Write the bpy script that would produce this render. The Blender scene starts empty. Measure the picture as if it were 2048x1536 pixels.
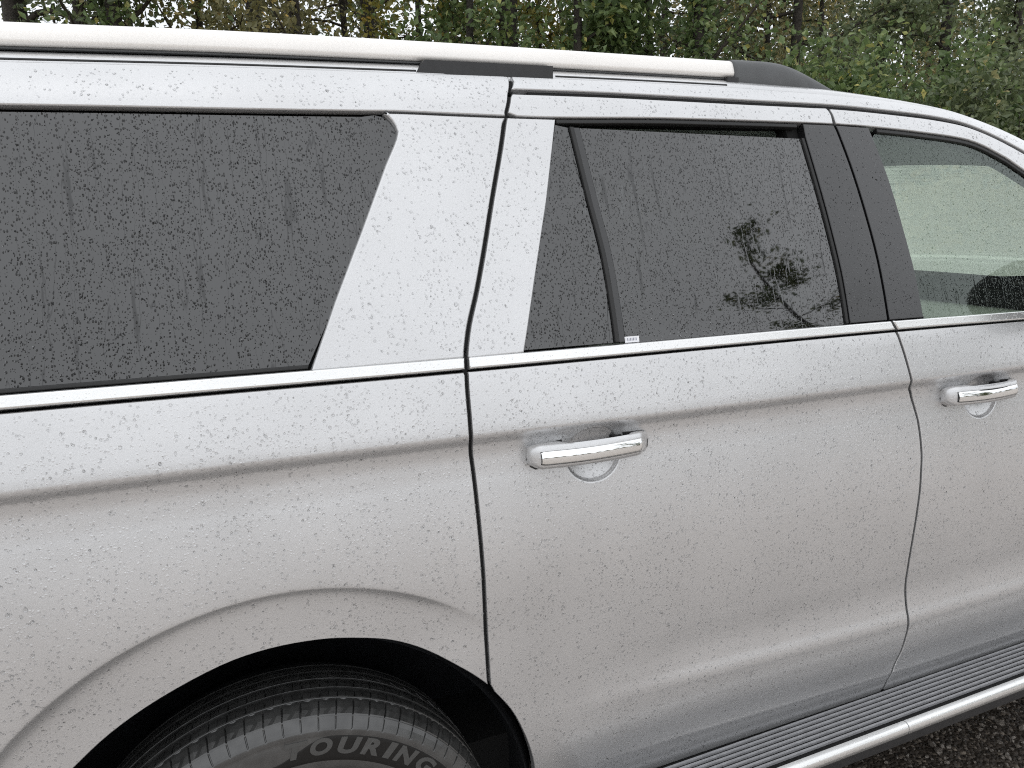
import bpy, bmesh, math, random
import numpy as np
from mathutils import Vector, Matrix
from mathutils.geometry import delaunay_2d_cdt
random.seed(7); RNG = np.random.default_rng(11)
rad = math.radians
SC = bpy.context.scene
COL = SC.collection

# ------------------------------------------------------------------ camera
cam = bpy.data.cameras.new('camera'); cam_o = bpy.data.objects.new('camera', cam); COL.objects.link(cam_o)
cam.sensor_width = 36; cam.lens = 26.55; cam.clip_start = 0.05; cam.clip_end = 900
def cam_matrix(loc, yaw, pitch, roll):
    f = Vector((math.sin(yaw)*math.cos(pitch), math.cos(yaw)*math.cos(pitch), -math.sin(pitch)))
    r = Vector((math.cos(yaw), -math.sin(yaw), 0)); u = r.cross(f)
    r2 = r*math.cos(roll)+u*math.sin(roll); u2 = -r*math.sin(roll)+u*math.cos(roll)
    m = Matrix((r2, u2, -f)).transposed().to_4x4(); m.translation = loc
    return m
cam_o.matrix_world = cam_matrix((-0.0561, -2.2068, 1.6611), rad(22.41), rad(12.842), rad(-1.36))
SC.camera = cam_o

# ------------------------------------------------------------------ world, sun, exposure
SUN_EL, SUN_AZ = rad(70), rad(205)      # azimuth clockwise from +Y
wd = bpy.data.worlds.new('World'); SC.world = wd; wd.use_nodes = True
nt = wd.node_tree; nt.nodes.clear()
def N(nt, typ, **kw):
    n = nt.nodes.new(typ)
    for k, v in kw.items():
        if k == 'inp':
            for a, b in v.items(): n.inputs[a].default_value = b
        else: setattr(n, k, v)
    return n
sky = N(nt, 'ShaderNodeTexSky', sky_type='NISHITA', sun_disc=False, sun_elevation=SUN_EL, sun_rotation=SUN_AZ, dust_density=5.0, air_density=1.0, ozone_density=1.0)
hsv = N(nt, 'ShaderNodeHueSaturation', inp={'Saturation': 0.16, 'Value': 1.0})
# thick cloud deck over the clear sky: soft grey-white, brighter overhead (standard overcast law), faint cloud structure
tc = N(nt, 'ShaderNodeTexCoord'); sep = N(nt, 'ShaderNodeSeparateXYZ')
mr = N(nt, 'ShaderNodeMapRange', inp={'From Min': -0.05, 'From Max': 1.0, 'To Min': 6.1, 'To Max': 6.5})
noi = N(nt, 'ShaderNodeTexNoise', inp={'Scale': 2.2, 'Detail': 5.0, 'Roughness': 0.55})
nr = N(nt, 'ShaderNodeMapRange', inp={'From Min': 0.3, 'From Max': 0.7, 'To Min': 0.90, 'To Max': 1.10})
mul = N(nt, 'ShaderNodeMath', operation='MULTIPLY')
cc = N(nt, 'ShaderNodeCombineColor'); vm = N(nt, 'ShaderNodeVectorMath', operation='MULTIPLY', inp={1: (0.962, 1.0, 1.05)})
mx = N(nt, 'ShaderNodeMix', data_type='RGBA', inp={0: 0.95})
bg = N(nt, 'ShaderNodeBackground', inp={'Strength': 0.15}); wo = N(nt, 'ShaderNodeOutputWorld')
L = nt.links.new
L(sky.outputs[0], hsv.inputs['Color']); L(tc.outputs['Generated'], sep.inputs[0]); L(sep.outputs[2], mr.inputs[0])
L(tc.outputs['Generated'], noi.inputs['Vector']); L(noi.outputs[0], nr.inputs[0])
L(mr.outputs[0], mul.inputs[0]); L(nr.outputs[0], mul.inputs[1])
for i in range(3): L(mul.outputs[0], cc.inputs[i])
L(cc.outputs[0], vm.inputs[0]); L(hsv.outputs[0], mx.inputs[6]); L(vm.outputs[0], mx.inputs[7])
L(mx.outputs[2], bg.inputs[0]); L(bg.outputs[0], wo.inputs[0])
sl = bpy.data.lights.new('sun', 'SUN'); sl.energy = 0.5; sl.angle = rad(170); sl.color = (1, 0.97, 0.93)
so = bpy.data.objects.new('sun', sl); COL.objects.link(so)
sd = Vector((math.sin(SUN_AZ)*math.cos(SUN_EL), math.cos(SUN_AZ)*math.cos(SUN_EL), math.sin(SUN_EL)))
so.rotation_euler = sd.to_track_quat('Z', 'Y').to_euler(); so.location = (0, 0, 30)
SC.render.engine = 'CYCLES'
SC.view_settings.view_transform = 'Standard'; SC.view_settings.look = 'None'
SC.view_settings.exposure = 0.26; SC.view_settings.gamma = 1.0
SC.cycles.use_denoising = False; SC.cycles.filter_width = 1.1
SC.cycles.max_bounces = 10; SC.cycles.transparent_max_bounces = 24; SC.cycles.transmission_bounces = 8
SC.cycles.sample_clamp_indirect = 8.0; SC.cycles.caustics_refractive = True; SC.cycles.caustics_reflective = True

# ------------------------------------------------------------------ materials
MATS = {}
def newmat(name):
    m = bpy.data.materials.new(name); m.use_nodes = True; m.node_tree.nodes.clear(); MATS[name] = m
    o = m.node_tree.nodes.new('ShaderNodeOutputMaterial')
    return m, m.node_tree, o
def principled(name, color, rough=0.5, metal=0.0, spec=0.5, noise=None, bump=None, coat=0, coat_rough=0.03, vary=0.0):
    m, t, o = newmat(name)
    b = N(t, 'ShaderNodeBsdfPrincipled', inp={'Base Color': (*color, 1), 'Roughness': rough, 'Metallic': metal, 'Specular IOR Level': spec, 'Coat Weight': coat, 'Coat Roughness': coat_rough})
    t.links.new(b.outputs[0], o.inputs[0]); c = N(t, 'ShaderNodeTexCoord')
    if noise:
        n = N(t, 'ShaderNodeTexNoise', inp={'Scale': noise, 'Detail': 6.0}); t.links.new(c.outputs['Object'], n.inputs['Vector'])
        r = N(t, 'ShaderNodeMapRange', inp={'From Min': .3, 'From Max': .7, 'To Min': 1-vary, 'To Max': 1+vary}); t.links.new(n.outputs[0], r.inputs[0])
        v = N(t, 'ShaderNodeVectorMath', operation='SCALE', inp={0: color}); t.links.new(r.outputs[0], v.inputs['Scale']); t.links.new(v.outputs[0], b.inputs['Base Color'])
    if bump:
        n = N(t, 'ShaderNodeTexNoise', inp={'Scale': bump[0], 'Detail': 4.0}); t.links.new(c.outputs['Object'], n.inputs['Vector'])
        bp = N(t, 'ShaderNodeBump', inp={'Strength': bump[1], 'Distance': bump[2]}); t.links.new(n.outputs[0], bp.inputs['Height']); t.links.new(bp.outputs[0], b.inputs['Normal'])
    return m
def droplet_height(t, scale, stretch=1.0, thr=0.34, density=0.55):
    """height field of many small water beads: one dome of random radius per Voronoi cell, some cells dry"""
    c = N(t, 'ShaderNodeTexCoord'); mp = N(t, 'ShaderNodeMapping', inp={'Scale': (1, 0, stretch)})
    t.links.new(c.outputs['Object'], mp.inputs[0])
    nz = N(t, 'ShaderNodeTexNoise', inp={'Scale': scale*.9, 'Detail': 1.0}); t.links.new(mp.outputs[0], nz.inputs['Vector'])
    sub = N(t, 'ShaderNodeVectorMath', operation='MULTIPLY_ADD', inp={1: (.7/scale,)*3}); t.links.new(nz.outputs['Color'], sub.inputs[0]); t.links.new(mp.outputs[0], sub.inputs[2])
    v = N(t, 'ShaderNodeTexVoronoi', inp={'Scale': scale, 'Randomness': 1.0}); t.links.new(sub.outputs[0], v.inputs['Vector'])
    sp = N(t, 'ShaderNodeSeparateColor'); t.links.new(v.outputs['Color'], sp.inputs[0])
    rr = N(t, 'ShaderNodeMapRange', inp={'From Min': 1-density, 'From Max': 1.0, 'To Min': 0.0, 'To Max': thr}); t.links.new(sp.outputs[0], rr.inputs[0])
    d = N(t, 'ShaderNodeMath', operation='SUBTRACT'); t.links.new(rr.outputs[0], d.inputs[0]); t.links.new(v.outputs['Distance'], d.inputs[1])
    mxn = N(t, 'ShaderNodeMath', operation='MAXIMUM', inp={1: 0.0}); t.links.new(d.outputs[0], mxn.inputs[0])
    sq = N(t, 'ShaderNodeMath', operation='POWER', inp={1: 0.6}); t.links.new(mxn.outputs[0], sq.inputs[0])
    return sq.outputs[0], c
def rain_paint(name, color, metal, rough, coat=1.0, wet=1.0):
    m, t, o = newmat(name)
    b = N(t, 'ShaderNodeBsdfPrincipled', inp={'Base Color': (*color, 1), 'Roughness': rough, 'Metallic': metal, 'Coat Weight': coat, 'Coat Roughness': 0.15, 'Coat IOR': 1.5})
    t.links.new(b.outputs[0], o.inputs[0])
    h, c = droplet_height(t, 210, 1.0, 0.45, 0.75)
    # flake sparkle + soft orange peel
    n = N(t, 'ShaderNodeTexNoise', inp={'Scale': 900.0, 'Detail': 2.0}); t.links.new(c.outputs['Object'], n.inputs['Vector'])
    r = N(t, 'ShaderNodeMapRange', inp={'From Min': .3, 'From Max': .7, 'To Min': .90, 'To Max': 1.10}); t.links.new(n.outputs[0], r.inputs[0])
    n2 = N(t, 'ShaderNodeTexNoise', inp={'Scale': 5.0, 'Detail': 5.0}); t.links.new(c.outputs['Object'], n2.inputs['Vector'])
    r2 = N(t, 'ShaderNodeMapRange', inp={'From Min': .3, 'From Max': .7, 'To Min': .955, 'To Max': 1.03}); t.links.new(n2.outputs[0], r2.inputs[0])
    mm = N(t, 'ShaderNodeMath', operation='MULTIPLY'); t.links.new(r.outputs[0], mm.inputs[0]); t.links.new(r2.outputs[0], mm.inputs[1])
    v = N(t, 'ShaderNodeVectorMath', operation='SCALE', inp={0: color}); t.links.new(mm.outputs[0], v.inputs['Scale']); t.links.new(v.outputs[0], b.inputs['Base Color'])
    bp = N(t, 'ShaderNodeBump', inp={'Strength': 0.7*wet, 'Distance': 0.0016}); t.links.new(h, bp.inputs['Height'])
    t.links.new(bp.outputs[0], b.inputs['Coat Normal'])
    bp2 = N(t, 'ShaderNodeBump', inp={'Strength': 0.34*wet, 'Distance': 0.0016}); t.links.new(h, bp2.inputs['Height']); t.links.new(bp2.outputs[0], b.inputs['Normal'])
    return m
def rain_glass(name, tint, refl=1.0, scale=290, bump=0.9, gloss_rough=0.02, rivulets=0.13, bead_ior=1.30, gtint=(1, 1, 1)):
    """thin wet window: fresnel reflection over a straight-through tint, beads and runs of water as relief"""
    m, t, o = newmat(name)
    h, c = droplet_height(t, scale, 0.7, 0.52, 0.95)
    # thin vertical runs of water
    mp = N(t, 'ShaderNodeMapping', inp={'Scale': (1, 0, 0.07)}); t.links.new(c.outputs['Object'], mp.inputs[0])
    dn = N(t, 'ShaderNodeTexNoise', inp={'Scale': 55.0, 'Detail': 2.0}); t.links.new(c.outputs['Object'], dn.inputs['Vector'])
    dm = N(t, 'ShaderNodeVectorMath', operation='MULTIPLY_ADD', inp={1: (.008, 0, 0)}); t.links.new(dn.outputs['Color'], dm.inputs[0]); t.links.new(mp.outputs[0], dm.inputs[2])
    rv = N(t, 'ShaderNodeTexNoise', inp={'Scale': 42.0, 'Detail': 1.0}); t.links.new(dm.outputs[0], rv.inputs['Vector'])
    ab = N(t, 'ShaderNodeMath', operation='SUBTRACT', inp={1: .5}); t.links.new(rv.outputs[0], ab.inputs[0])
    ab2 = N(t, 'ShaderNodeMath', operation='ABSOLUTE'); t.links.new(ab.outputs[0], ab2.inputs[0])
    rr = N(t, 'ShaderNodeMapRange', inp={'From Min': 0.0, 'From Max': 0.010, 'To Min': rivulets, 'To Max': 0.0}); t.links.new(ab2.outputs[0], rr.inputs[0])
    ad = N(t, 'ShaderNodeMath', operation='MAXIMUM'); t.links.new(h, ad.inputs[0]); t.links.new(rr.outputs[0], ad.inputs[1])
    bp = N(t, 'ShaderNodeBump', inp={'Strength': bump, 'Distance': 0.0018}); t.links.new(ad.outputs[0], bp.inputs['Height'])
    mk_ = N(t, 'ShaderNodeMapRange', inp={'From Min': 0.02, 'From Max': 0.25, 'To Min': 1.52, 'To Max': bead_ior}); t.links.new(ad.outputs[0], mk_.inputs[0])
    fr = N(t, 'ShaderNodeFresnel'); t.links.new(mk_.outputs[0], fr.inputs['IOR']); t.links.new(bp.outputs[0], fr.inputs['Normal'])
    fm = N(t, 'ShaderNodeMath', operation='MULTIPLY', inp={1: refl}); t.links.new(fr.outputs[0], fm.inputs[0])
    gl = N(t, 'ShaderNodeBsdfGlossy', inp={'Roughness': gloss_rough, 'Color': (*gtint, 1)}); t.links.new(bp.outputs[0], gl.inputs['Normal'])
    tr = N(t, 'ShaderNodeBsdfTransparent', inp={'Color': (*tint, 1)})
    mxs = N(t, 'ShaderNodeMixShader'); t.links.new(fm.outputs[0], mxs.inputs[0]); t.links.new(tr.outputs[0], mxs.inputs[1]); t.links.new(gl.outputs[0], mxs.inputs[2])
    t.links.new(mxs.outputs[0], o.inputs[0])
    return m
rain_paint('silver_paint', (.61, .61, .613), .70, .37)
rain_paint('bright_trim', (.80, .80, .79), 0.85, .25)
rain_paint('rail_silver', (.88, .85, .81), 0.25, .45, 0.5, 0.4)
rain_glass('privacy_glass', (.035, .036, .038), 2.4)
rain_glass('clear_glass', (.72, .77, .66), 1.5, gtint=(.90, 1, .94), bump=.45, bead_ior=1.36)
rain_glass('far_glass', (.80, .88, .82), .8, bump=.2)
rain_paint('gloss_black', (.010, .010, .011), 0.0, .3, .6)
principled('black_rubber', (.012, .012, .012), .55, bump=(400, .2, .001))
principled('black_plastic', (.022, .022, .023), .42, noise=60, vary=.15, bump=(900, .25, .0006))
principled('grey_plastic', (.080, .083, .085), .5, noise=30, vary=.1, bump=(1400, .3, .0006))
principled('cavity_black', (.006, .006, .006), .9)
principled('mirror_dark', (.015, .017, .016), .05)  # near black in place of a mirror finish, so its reflection stays dark
principled('chrome', (.86, .86, .85), .045, 1.0)
principled('liner', (.010, .011, .013), .65, noise=25, vary=.4, bump=(60, .4, .004))
principled('tyre_rubber', (.040, .040, .039), .34, noise=40, vary=.35, bump=(260, .15, .001), coat=.8, coat_rough=.16)
principled('band_rubber', (.012, .011, .010), .6, spec=.25)
principled('tyre_letters', (.060, .060, .058), .36)
principled('alloy', (.42, .42, .43), .3, .9)
principled('board_black', (.010, .010, .010), .6, spec=.2, noise=60, vary=.3)
principled('rib_grey', (.30, .30, .31), .42, noise=50, vary=.12)
principled('interior_grey', (.34, .36, .34), .75, noise=90, vary=.08)
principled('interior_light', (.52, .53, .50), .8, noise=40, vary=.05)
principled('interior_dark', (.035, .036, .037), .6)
principled('sticker_white', (.8, .8, .82), .4)
principled('sticker_print', (.25, .26, .32), .5)
principled('lamp_red', (.35, .01, .01), .1, coat=1)
principled('lamp_clear', (.7, .7, .7), .08, .6, coat=1)
def water_mat():
    m, t, o = newmat('water_drop')
    g = N(t, 'ShaderNodeBsdfGlass', inp={'Roughness': 0.0, 'IOR': 1.333, 'Color': (1, 1, 1, 1)}); t.links.new(g.outputs[0], o.inputs[0])
    return m
water_mat()
def window_drop(name, tint):
    m, t, o = newmat(name)
    fr = N(t, 'ShaderNodeFresnel', inp={'IOR': 1.333}); gl = N(t, 'ShaderNodeBsdfGlossy', inp={'Roughness': 0.0}); tr = N(t, 'ShaderNodeBsdfTransparent', inp={'Color': (*tint, 1)})
    x = N(t, 'ShaderNodeMixShader'); t.links.new(fr.outputs[0], x.inputs[0]); t.links.new(tr.outputs[0], x.inputs[1]); t.links.new(gl.outputs[0], x.inputs[2]); t.links.new(x.outputs[0], o.inputs[0])
window_drop('drop_on_dark_glass', (.34, .34, .34)); window_drop('drop_on_clear_glass', (.62, .68, .64))

# ------------------------------------------------------------------ mesh helpers
def link(o, parent=None):
    COL.objects.link(o)
    if parent: o.parent = parent
    return o
def mk(name, verts, faces, mat, parent=None, smooth=False, normals=None, kind=None):
    me = bpy.data.meshes.new(name); me.from_pydata([tuple(v) for v in verts], [], [tuple(f) for f in faces])
    if mat: me.materials.append(MATS[mat])
    if smooth or normals is not None: me.polygons.foreach_set('use_smooth', [True]*len(me.polygons))
    if normals is not None: me.normals_split_custom_set_from_vertices([tuple(n) for n in normals])
    me.update()
    o = bpy.data.objects.new(name, me); link(o, parent)
    if kind: o['kind'] = kind
    return o
def empty(name, loc=(0, 0, 0), label=None, cat=None, group=None, parent=None):
    o = bpy.data.objects.new(name, None); o.location = loc; o.empty_display_size = .1; link(o, parent)
    tag(o, label, cat, group); return o
def tag(o, label=None, cat=None, group=None, kind=None):
    if label: o['label'] = label
    if cat: o['category'] = cat
    if group: o['group'] = group
    if kind: o['kind'] = kind
    return o
class MB:
    def __init__(s): s.v = []; s.f = []
    def add(s, v, f):
        b = len(s.v); s.v += [tuple(a) for a in v]; s.f += [tuple(i+b for i in q) for q in f]
    def box(s, x0, x1, y0, y1, z0, z1):
        s.add([(x, y, z) for x in (x0, x1) for y in (y0, y1) for z in (z0, z1)], [(0,1,3,2),(4,6,7,5),(0,4,5,1),(2,3,7,6),(0,2,6,4),(1,5,7,3)])
    def tube(s, pts, rs, n=8, cap=True):
        pts = [Vector(p) for p in pts]; rings = []
        up = Vector((0.3, .2, 1)).normalized()
        for i, p in enumerate(pts):
            d = (pts[min(i+1, len(pts)-1)]-pts[max(i-1, 0)]).normalized()
            a = d.cross(up)
            if a.length < .05: a = d.cross(Vector((1, 0, 0)))
            a.normalize(); b = d.cross(a)
            rings.append([p+(a*math.cos(2*math.pi*k/n)+b*math.sin(2*math.pi*k/n))*rs[i] for k in range(n)])
        v = [q for r in rings for q in r]; f = []
        for i in range(len(pts)-1):
            for k in range(n): f.append((i*n+k, i*n+(k+1) % n, (i+1)*n+(k+1) % n, (i+1)*n+k))
        if cap: f.append(tuple(range(n))); f.append(tuple(reversed(range((len(pts)-1)*n, len(pts)*n))))
        s.add(v, f)
    def loft(s, secs, closed=True, cap=True):
        n = len(secs[0]); v = [q for r in secs for q in r]; f = []
        for i in range(len(secs)-1):
            for k in range(n if closed else n-1): f.append((i*n+k, i*n+(k+1) % n, (i+1)*n+(k+1) % n, (i+1)*n+k))
        if cap: f.append(tuple(reversed(range(n)))); f.append(tuple(range((len(secs)-1)*n, len(secs)*n)))
        s.add(v, f)
    def build(s, name, mat, parent=None, smooth=False, bevel=0, kind=None, auto=None):
        o = mk(name, s.v, s.f, mat, parent, smooth, kind=kind)
        bm = bmesh.new(); bm.from_mesh(o.data); bmesh.ops.recalc_face_normals(bm, faces=bm.faces)
        if bevel: bmesh.ops.bevel(bm, geom=bm.edges[:], offset=bevel, segments=2, affect='EDGES', profile=.5)
        if auto is not None:
            for e in bm.edges:
                if len(e.link_faces) == 2 and e.calc_face_angle(0) > rad(auto): e.smooth = False
            for f in bm.faces: f.smooth = True
        bm.to_mesh(o.data); bm.free(); return o

# ------------------------------------------------------------------ body surface  y = -W(x, z)  (right-hand side of the vehicle)
class Pchip:
    def __init__(s, pts):
        x = np.array([p[0] for p in pts], float); y = np.array([p[1] for p in pts], float)
        h = np.diff(x); d = np.diff(y)/h; m = np.zeros_like(x); m[0] = d[0]; m[-1] = d[-1]
        for i in range(1, len(x)-1):
            if d[i-1]*d[i] > 0:
                w1 = 2*h[i]+h[i-1]; w2 = h[i]+2*h[i-1]; m[i] = (w1+w2)/(w1/d[i-1]+w2/d[i])
        s.x, s.y, s.m, s.h = x, y, m, h
    def __call__(s, q):
        q = np.asarray(q, float); i = np.clip(np.searchsorted(s.x, q, side='right')-1, 0, len(s.h)-1)
        a = s.h[i]; t = (q-s.x[i])/a; tt = np.clip(t, 0, 1)
        r = ((2*tt-3)*tt*tt+1)*s.y[i]+((tt-2)*tt+1)*tt*a*s.m[i]+(3-2*tt)*tt*tt*s.y[i+1]+(tt-1)*tt*tt*a*s.m[i+1]
        return r+np.where(t < 0, t*a*s.m[i], 0)+np.where(t > 1, (t-1)*a*s.m[i+1], 0)
def sst(a, b, x):
    t = np.clip((np.asarray(x, float)-a)/(b-a), 0, 1); return t*t*(3-2*t)
PROF = Pchip([(.30,.935),(.43,.963),(.495,.9765),(.503,.9785),(.508,.9782),(.58,.9885),(.640,.9970),(.657,.9990),(.664,.9986),(.690,.9925),(.725,.9900),(.80,.9987),(.88,1.0075),(.95,1.0125),(1.0,1.0140),(1.05,1.0115),(1.10,1.0055),(1.15,.9970),(1.195,.9885),(1.218,.9860),(1.236,.9890),(1.253,.9985),(1.260,1.0010),(1.266,1.0003),(1.30,.9935),(1.34,.984),(1.375,.975),(1.39,.970),(1.42,.961),(1.60,.897),(1.70,.860),(1.80,.8215),(1.95,.762),(2.1,.70)])
PROF_REAR = Pchip([(.30,.935),(.43,.963),(.503,.9775),(.58,.9870),(.66,.9940),(.73,.9985),(.80,1.0030),(.88,1.0075),(.95,1.0125),(1.0,1.0140),(1.05,1.0115),(1.10,1.0055),(1.15,.9970),(1.195,.9885),(1.218,.9860),(1.236,.9890),(1.253,.9985),(1.260,1.0010),(1.266,1.0003),(1.30,.9935),(1.34,.984),(1.375,.975),(1.39,.970),(1.42,.961),(1.60,.897),(1.70,.860),(1.80,.8215),(1.95,.762),(2.1,.70)])
ZB = Pchip([(-1.4,1.418),(-.33,1.404),(.37,1.392),(1.40,1.379),(1.83,1.370),(2.6,1.352),(4.4,1.30)])
ZC = Pchip([(-1.4,1.300),(-.343,1.291),(.36,1.279),(.85,1.270),(1.42,1.264),(1.81,1.2605),(3,1.25),(4.4,1.22)])
ZL = Pchip([(-1.4,.67),(0,.668),(.74,.663),(1.2,.648),(1.5,.639),(1.94,.635),(3,.632),(4.4,.632)])
ZR = Pchip([(-1.3,1.865),(-.9,1.893),(-.3,1.908),(.08,1.917),(.3,1.920),(.56,1.923),(.84,1.924),(1.06,1.9235),(1.24,1.9195),(1.38,1.916),(1.61,1.904),(1.77,1.886),(1.91,1.854),(2.07,1.80),(2.4,1.63),(2.75,1.42),(2.95,1.30)])
def zref(x, z):
    b, c, l = ZB(x), ZC(x), ZL(x)
    return np.where(z >= b, 1.39+(z-b)*.56/(1.95-b), np.where(z >= c, 1.26+(z-c)*.13/(b-c), np.where(z >= l, .66+(z-l)*.60/(c-l), .66+(z-l))))
def zinv(x, q):
    b, c, l = ZB(x), ZC(x), ZL(x)
    return np.where(q >= 1.39, b+(q-1.39)*(1.95-b)/.56, np.where(q >= 1.26, c+(q-1.26)*(b-c)/.13, np.where(q >= .66, l+(q-.66)*(c-l)/.60, l+q-.66)))
ARC_R = lambda th: .610-.0125*(th/rad(41))**2
WHEELS = (0.0, 3.343)
DISH = [(.611, 1.2065, .061, .0550), (1.6855, 1.1960, .061, .0550)]
def W(x, z):
    x = np.asarray(x, float); z = np.asarray(z, float)
    # the ledge low on the doors dies away towards the rear wheel
    fade = sst(1.0, .45, x); q = zref(x, z)
    w = PROF(q)*(1-fade)+PROF_REAR(q)*fade
    t = ZR(x)-z
    w = w-5.3*np.clip(.07-t, 0, .12)**2*(1-sst(2.66, 2.86, x))
    # plan view taper
    w = w-.11*np.maximum(0, (-.55-x)/.7)**2-.10*np.maximum(0, (x-2.5)/1.7)**2
    for wx in WHEELS:
        dx = x-wx; dz = z-.45; r = np.hypot(dx, dz); th = np.arctan2(dx, dz)
        d = ARC_R(th)-r; ds = .5*(d+np.sqrt(d*d+.003**2))
        A = .0148*(1-sst(rad(22), rad(43), th))*(1-sst(rad(45), rad(80), -th))
        w = w-A*(1-np.exp(-ds/.017))
    for (cx, cz, rx, rz) in DISH:
        q = ((x-cx)/rx)**2+((z-cz)/rz)**2
        w = w-.015*np.where(q < 1, np.sqrt(np.maximum(1e-9, 1-q))*sst(1.0, .80, q)**.6, 0)
    return w
def Wn(x, z, e=.0006):
    wx = (W(x+e, z)-W(x-e, z))/(2*e); wz = (W(x, z+e)-W(x, z-e))/(2*e)
    n = np.stack([-wx, -np.ones_like(wx), -wz], -1); return n/np.linalg.norm(n, axis=-1, keepdims=True)
def pip(P, poly):
    x, z = P[:, 0], P[:, 1]; ins = np.zeros(len(P), bool); a = np.asarray(poly); b = np.roll(a, -1, 0)
    for (x0, z0), (x1, z1) in zip(a, b):
        if z0 == z1: continue
        c = (z0 > z) != (z1 > z); ins ^= c & (x < (x1-x0)*(z-z0)/(z1-z0)+x0)
    return ins
def edge_dist(P, poly):
    a = np.asarray(poly); b = np.roll(a, -1, 0); best = np.full(len(P), 9.)
    for p0, p1 in zip(a, b):
        d = p1-p0; L2 = d@d
        if L2 < 1e-12: continue
        t = np.clip(((P-p0)@d)/L2, 0, 1); q = P-(p0+t[:, None]*d); best = np.minimum(best, np.hypot(q[:, 0], q[:, 1]))
    return best
def resample(poly, step=.008):
    out = []; n = len(poly)
    for i in range(n):
        p, q = np.array(poly[i]), np.array(poly[(i+1) % n]); k = max(1, int(math.ceil(np.linalg.norm(q-p)/step)))
        for j in range(k): out.append(tuple(p+(q-p)*j/k))
    return out
def curve(pts, n=6):
    """smooth polyline through points (Catmull-Rom, centripetal-ish)"""
    P = [np.array(p, float) for p in pts]
    if len(P) < 3: return [tuple(p) for p in P]
    P = [2*P[0]-P[1]]+P+[2*P[-1]-P[-2]]; out = []
    for i in range(1, len(P)-2):
        for j in range(n):
            t = j/n; a, b, c, d = P[i-1:i+3]
            out.append(tuple(.5*((2*b)+(-a+c)*t+(2*a-5*b+4*c-d)*t*t+(-a+3*b-3*c+d)*t**3)))
    out.append(tuple(P[-2])); return out
def shift(line, dx=0, dz=0): return [(a+dx, b+dz) for a, b in line]
def inset(poly, r):
    P = np.array(poly); n = len(P); area = .5*np.sum(P[:, 0]*np.roll(P[:, 1], -1)-np.roll(P[:, 0], -1)*P[:, 1]); sgn = 1 if area > 0 else -1
    e = np.roll(P, -1, 0)-P; e = e/np.maximum(1e-9, np.linalg.norm(e, axis=1))[:, None]
    nin = np.stack([-e[:, 1], e[:, 0]], 1)*sgn; m = nin+np.roll(nin, 1, 0); l = np.linalg.norm(m, axis=1); m = m/np.maximum(.3, l)[:, None]
    k = 1/np.maximum(.5, np.sum(m*nin, 1)); k = np.minimum(k, 1.6)
    return P+m*(r*k)[:, None], -m
QL = sorted(set([round(v, 4) for v in list(np.arange(.36, 1.99, .022))+list(np.arange(1.205, 1.285, .0035))+list(np.arange(.635, .735, .005))+list(np.arange(.488, .515, .003))+list(np.arange(1.81, 1.95, .008))]))
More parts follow.
